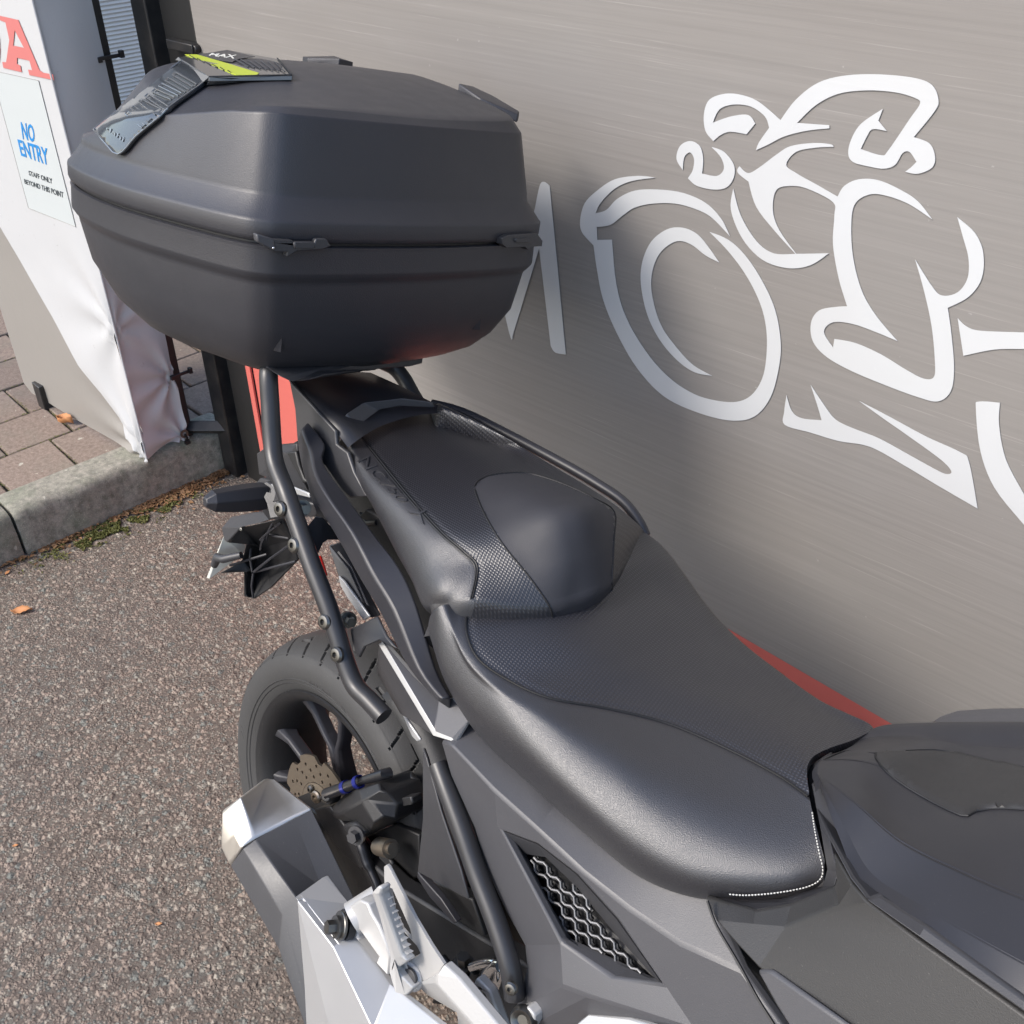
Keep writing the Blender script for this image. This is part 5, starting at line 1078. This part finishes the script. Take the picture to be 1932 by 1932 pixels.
# hinges on the front edge
LTB = BVHTree.FromPolygons([v.co for v in lid.data.vertices] + [v.co for v in body.data.vertices], [tuple(p.vertices) for p in lid.data.polygons] + [tuple(i + len(lid.data.vertices) for i in p.vertices) for p in body.data.polygons if len(p.vertices) < 5])
def hinge_at(pts, pa, pb, off, name='hinge', mat='greyd', th=.012):
    a_, b_ = drop(LTB, *pa, v='BX', off=0), drop(LTB, *pb, v='BX', off=0); d_ = (b_ - a_).normalized(); n_ = d_.cross(Vector((0, 0, 1))).normalized()
    if n_.x < 0: n_ = -n_
    P = [Vector(unproj(CB, RB, dpx('BX', q_), tuple(n_), a_.dot(n_) + off)) for q_ in pts]
    return MB().prism(P, -n_ * th).build(name, M[mat], tc, bevel=.0018), n_
hinge_at([(710, 755), (775, 772), (845, 775), (850, 790), (925, 790), (930, 770), (972, 770), (990, 798), (955, 812), (860, 818), (830, 838), (820, 838), (825, 820), (775, 820), (712, 780)], (800, 762), (960, 762), .009)
hinge_at([(708, 752), (775, 772), (778, 800), (775, 818), (712, 782)], (800, 762), (960, 762), .0105, 'hinge_face', 'grey')
hinge_at([(848, 783), (928, 783), (930, 806), (850, 806)], (800, 762), (960, 762), .012, 'hinge_knuckle')
hinge_at([(774, 798), (780, 804), (774, 812), (766, 806)], (800, 762), (960, 762), .0125, 'hinge_pin', 'chrome')
hinge_at([(1632, 768), (1655, 757), (1765, 750), (1785, 778), (1782, 798), (1745, 800), (1730, 812), (1720, 800), (1650, 804), (1634, 790)], (1560, 762), (1690, 760), .009)
hinge_at([(1682, 770), (1740, 768), (1745, 784), (1684, 784)], (1560, 762), (1690, 760), .012, 'hinge_knuckle')
def fin(pts, y): # moulded dart on the base
    BT = bvh(body); P = [drop(BT, *q_, v='BX', off=o_) for q_, o_ in zip(pts, (.0005, .006, .001))]
    if all(P): MB().prism(P, Vector((-.006, .001, 0))).build('moulded_dart', M['case'], tc, bevel=.0008)
fin([(816, 1040), (796, 1186), (772, 1190)], 0); fin([(1562, 1010), (1540, 1105), (1520, 1110)], 0)
# raised pads on the lid
LT = bvh(lid)
def pad(pts, name='lid_pad', mat='case', off=.006, v='BX', depth=.01):
    P = [drop(LT, *q_, v=v, off=off) for q_ in pts]
    P = [p for p in P if p]
    if len(P) > 2: return MB().prism(P, Vector((0, 0, -depth))).build(name, M[mat], tc, bevel=.0015)
pp = [B('BX', 1468, 184, y=.2), B('BX', 1550, 240, y=.205), B('BX', 1692, 302, y=.245), B('BX', 1698, 290, y=.255), B('BX', 1600, 232, y=.26), B('BX', 1520, 195, y=.25)]
MB().prism(pp, (0, 0, -.012)).build('lid_pad', M['case'], tc, bevel=.002)
pp = [B('BX', 882, 74, y=.16), B('BX', 1000, 72, y=.2), B('BX', 1072, 95, y=.2), B('BX', 1020, 82, y=.17), B('BX', 900, 80, y=.15)]
MB().prism([p - Vector((0, 0, .004)) for p in pp], (0, 0, -.01)).build('lid_pad', M['case'], tc, bevel=.001)
# smoked reflector lens wrapping the rear corner and running up over the lid
lens = bpy.data.objects.new('reflector_lens', None); COL.objects.link(lens); lens.parent = tc
LPOLY = [(770, 972), (640, 862), (545, 748), (580, 670), (640, 600), (715, 540), (840, 448), (960, 372), (1100, 380), (1290, 500), (1288, 545), (1140, 652), (990, 774), (880, 867)]
def lensP(p): return drop(LT, p[0], p[1], v='A', off=.007) or B('A', p[0], p[1], y=p[2])
from mathutils.geometry import delaunay_2d_cdt
def skin(T, v, poly, off, step, name, mat, par, n=4, **kw):   # a sheet lying on an existing surface inside a traced outline
    bd = [tuple(q) for q in cr(poly, n, True)]; bd = [(p, drop(T, *p, v=v, off=off)) for p in bd]; bd = [x for x in bd if x[1]]
    xs = [p[0][0] for p in bd]; ys = [p[0][1] for p in bd]; bp = [x[0] for x in bd]; gx = []
    x = min(xs) + step * .5
    while x < max(xs):
        y = min(ys) + step * .5
        while y < max(ys):
            if inside((x, y), bp):
                h = drop(T, x, y, v=v, off=off)
                if h: gx.append(((x, y), h))
            y += step
        x += step
    al = bd + gx; n1 = len(bd); r_ = delaunay_2d_cdt([Vector(p[0]) for p in al], [(i, (i + 1) % n1) for i in range(n1)], [], 1, 1e-4)
    return mesh(name, [al[o_[0]][1] if o_ else Vector() for o_ in r_[3]], [tuple(f) for f in r_[2]], mat, par, **kw), [x[1] for x in bd]
lo, lbd = skin(LT, 'A', LPOLY, .0065, 24, 'lens_side', M['lens'], lens, angle=80, solid=.005)
MB().tube(lbd + [lbd[0]], .0012, 6).build('lens_edge', M['lensrib'], lens)
HV = B('A', 1310, 478, y=-.17); HL = B('A', 1115, 362, y=-.1)
top = [B('A', 1310, 482, y=-.168), B('A', 1835, 475, y=-.085), B('A', 1740, 368, y=.0), B('A', 1430, 312, y=.06), B('A', 1118, 358, y=-.1)]
MB().prism(top, (0, .0, -.006)).build('lens_top', M['lens'], lens, bevel=.001)
gl = [B('A', 1310, 482, y=-.168), B('A', 1118, 358, y=-.1), lensP((1100, 376, -.1)), lensP((1180, 420, -.13)), lensP((1285, 548, -.17)), B('A', 1500, 492, y=-.14)]
mesh('lens_step', [gl[0], gl[1], gl[2], gl[3], gl[4], gl[5]] + [p + Vector((0.0, .004, -.004)) for p in gl], [(0, 1, 3), (1, 2, 3), (0, 3, 4), (0, 4, 5), (6, 9, 7), (7, 9, 8), (6, 10, 9), (6, 11, 10)], M['lens'], lens, angle=20)
LB = bvh(lo)
def onlens(x, y, off=.0016):
    h = drop(LB, x, y, v='A', off=off)
    if h: return h
    g0 = drop(LT, x, y, v='A', off=.007) or B('A', x, y, y=-.19); q_ = LB.find_nearest(g0); return q_[0] + (Vector(CB) - q_[0]).normalized() * (off + .001)
ribs = [((795, 715), (905, 800)), ((835, 680), (965, 770)), ((880, 640), (1010, 725)), ((920, 605), (1045, 685)), ((965, 575), (1095, 650)), ((1005, 540), (1140, 625)), ((1045, 505), (1175, 580)), ((1090, 470), (1220, 545))]
for a_, b_ in ribs:
    w_ = np.array([28, -25]) * .5; A_, B_ = np.array(a_, float), np.array(b_, float); q4 = [onlens(*(A_ - w_ * .5)), onlens(*(B_ - w_ * .5)), onlens(*(B_ + w_ * .9)), onlens(*(A_ + w_ * .9))]
    if all(q4):
        MB().tube(q4 + [q4[0]], .0009, 6).build('lens_rib', M['lensrib'], lens)
ed = [onlens(*p, .0005) for p in [(775, 965), (885, 862), (990, 770), (1140, 645), (1275, 545)]]; ed = [p for p in ed if p]
co, fs = textmesh('dahi', .0, extrude=.02); Q = [np.array(p, float) for p in [(668, 815), (775, 892), (785, 862), (676, 790)]]; vs = []
for u, v_, d in co:
    p_ = Q[0] * (1 - u) * (1 - v_) + Q[1] * u * (1 - v_) + Q[2] * u * v_ + Q[3] * (1 - u) * v_; vs.append(onlens(p_[0], p_[1], .0004 + .0008 * d) or Vector((-.5, 0, 1.2)))
mesh('lens_lettering', vs, fs, M['lensrib'], lens, smooth=False)
def ontop(x, y, off=.001):
    n_ = (top[1] - top[0]).cross(top[2] - top[0]).normalized(); d = Vector(RB.T @ np.array([*(np.array(dpx('A', (x, y))) - 966), FL])).normalized(); o_ = Vector(CB)
    t = (top[0] - o_).dot(n_) / d.dot(n_); return o_ + d * t + (n_ if n_.z > 0 else -n_) * off
MB().prism([ontop(*p) for p in [(1160, 345), (1235, 345), (1440, 405), (1625, 462), (1610, 474), (1480, 474)]], (0, 0, -.0008)).build('yellow_film', M['yellow'], lens)
for k_ in range(6):
    x_ = 1190 + k_ * 48; MB().tube([ontop(x_, 352 + k_ * 19), ontop(x_ + 20 + 6 * (5 - k_), 366 + k_ * 19 + 3 * (5 - k_))], .0009, 5).build('lens_rib', M['void'], lens)
for k_ in range(7):
    MB().tube([ontop(1470 + k_ * 42, 375 + k_ * 3), ontop(1560 + k_ * 38, 425 + k_ * 5)], .001, 5).build('lens_rib', M['greyd'], lens)
MB().tube([ontop(1740, 370), ontop(1832, 474), ontop(1310, 486)], .001, 6).build('lens_edge', M['seam'], lens)
MB().prism([ontop(*p, .0008) for p in [(1240, 345), (1425, 316), (1600, 358), (1500, 372), (1460, 390), (1400, 385)]], (0, 0, -.0006)).build('safety_sticker', M['greyd'], lens)
co, fs = textmesh('MAX', .02, extrude=.02); Q = [np.array(p, float) for p in [(1310, 352), (1470, 372), (1490, 350), (1330, 338)]]; vs = []
for u, v_, d in co:
    p_ = Q[0] * (1 - u) * (1 - v_) + Q[1] * u * (1 - v_) + Q[2] * u * v_ + Q[3] * (1 - u) * v_; vs.append(ontop(p_[0], p_[1], .001 + .0004 * d))
mesh('sticker_lettering', vs, fs, M['plate'], lens, smooth=False)
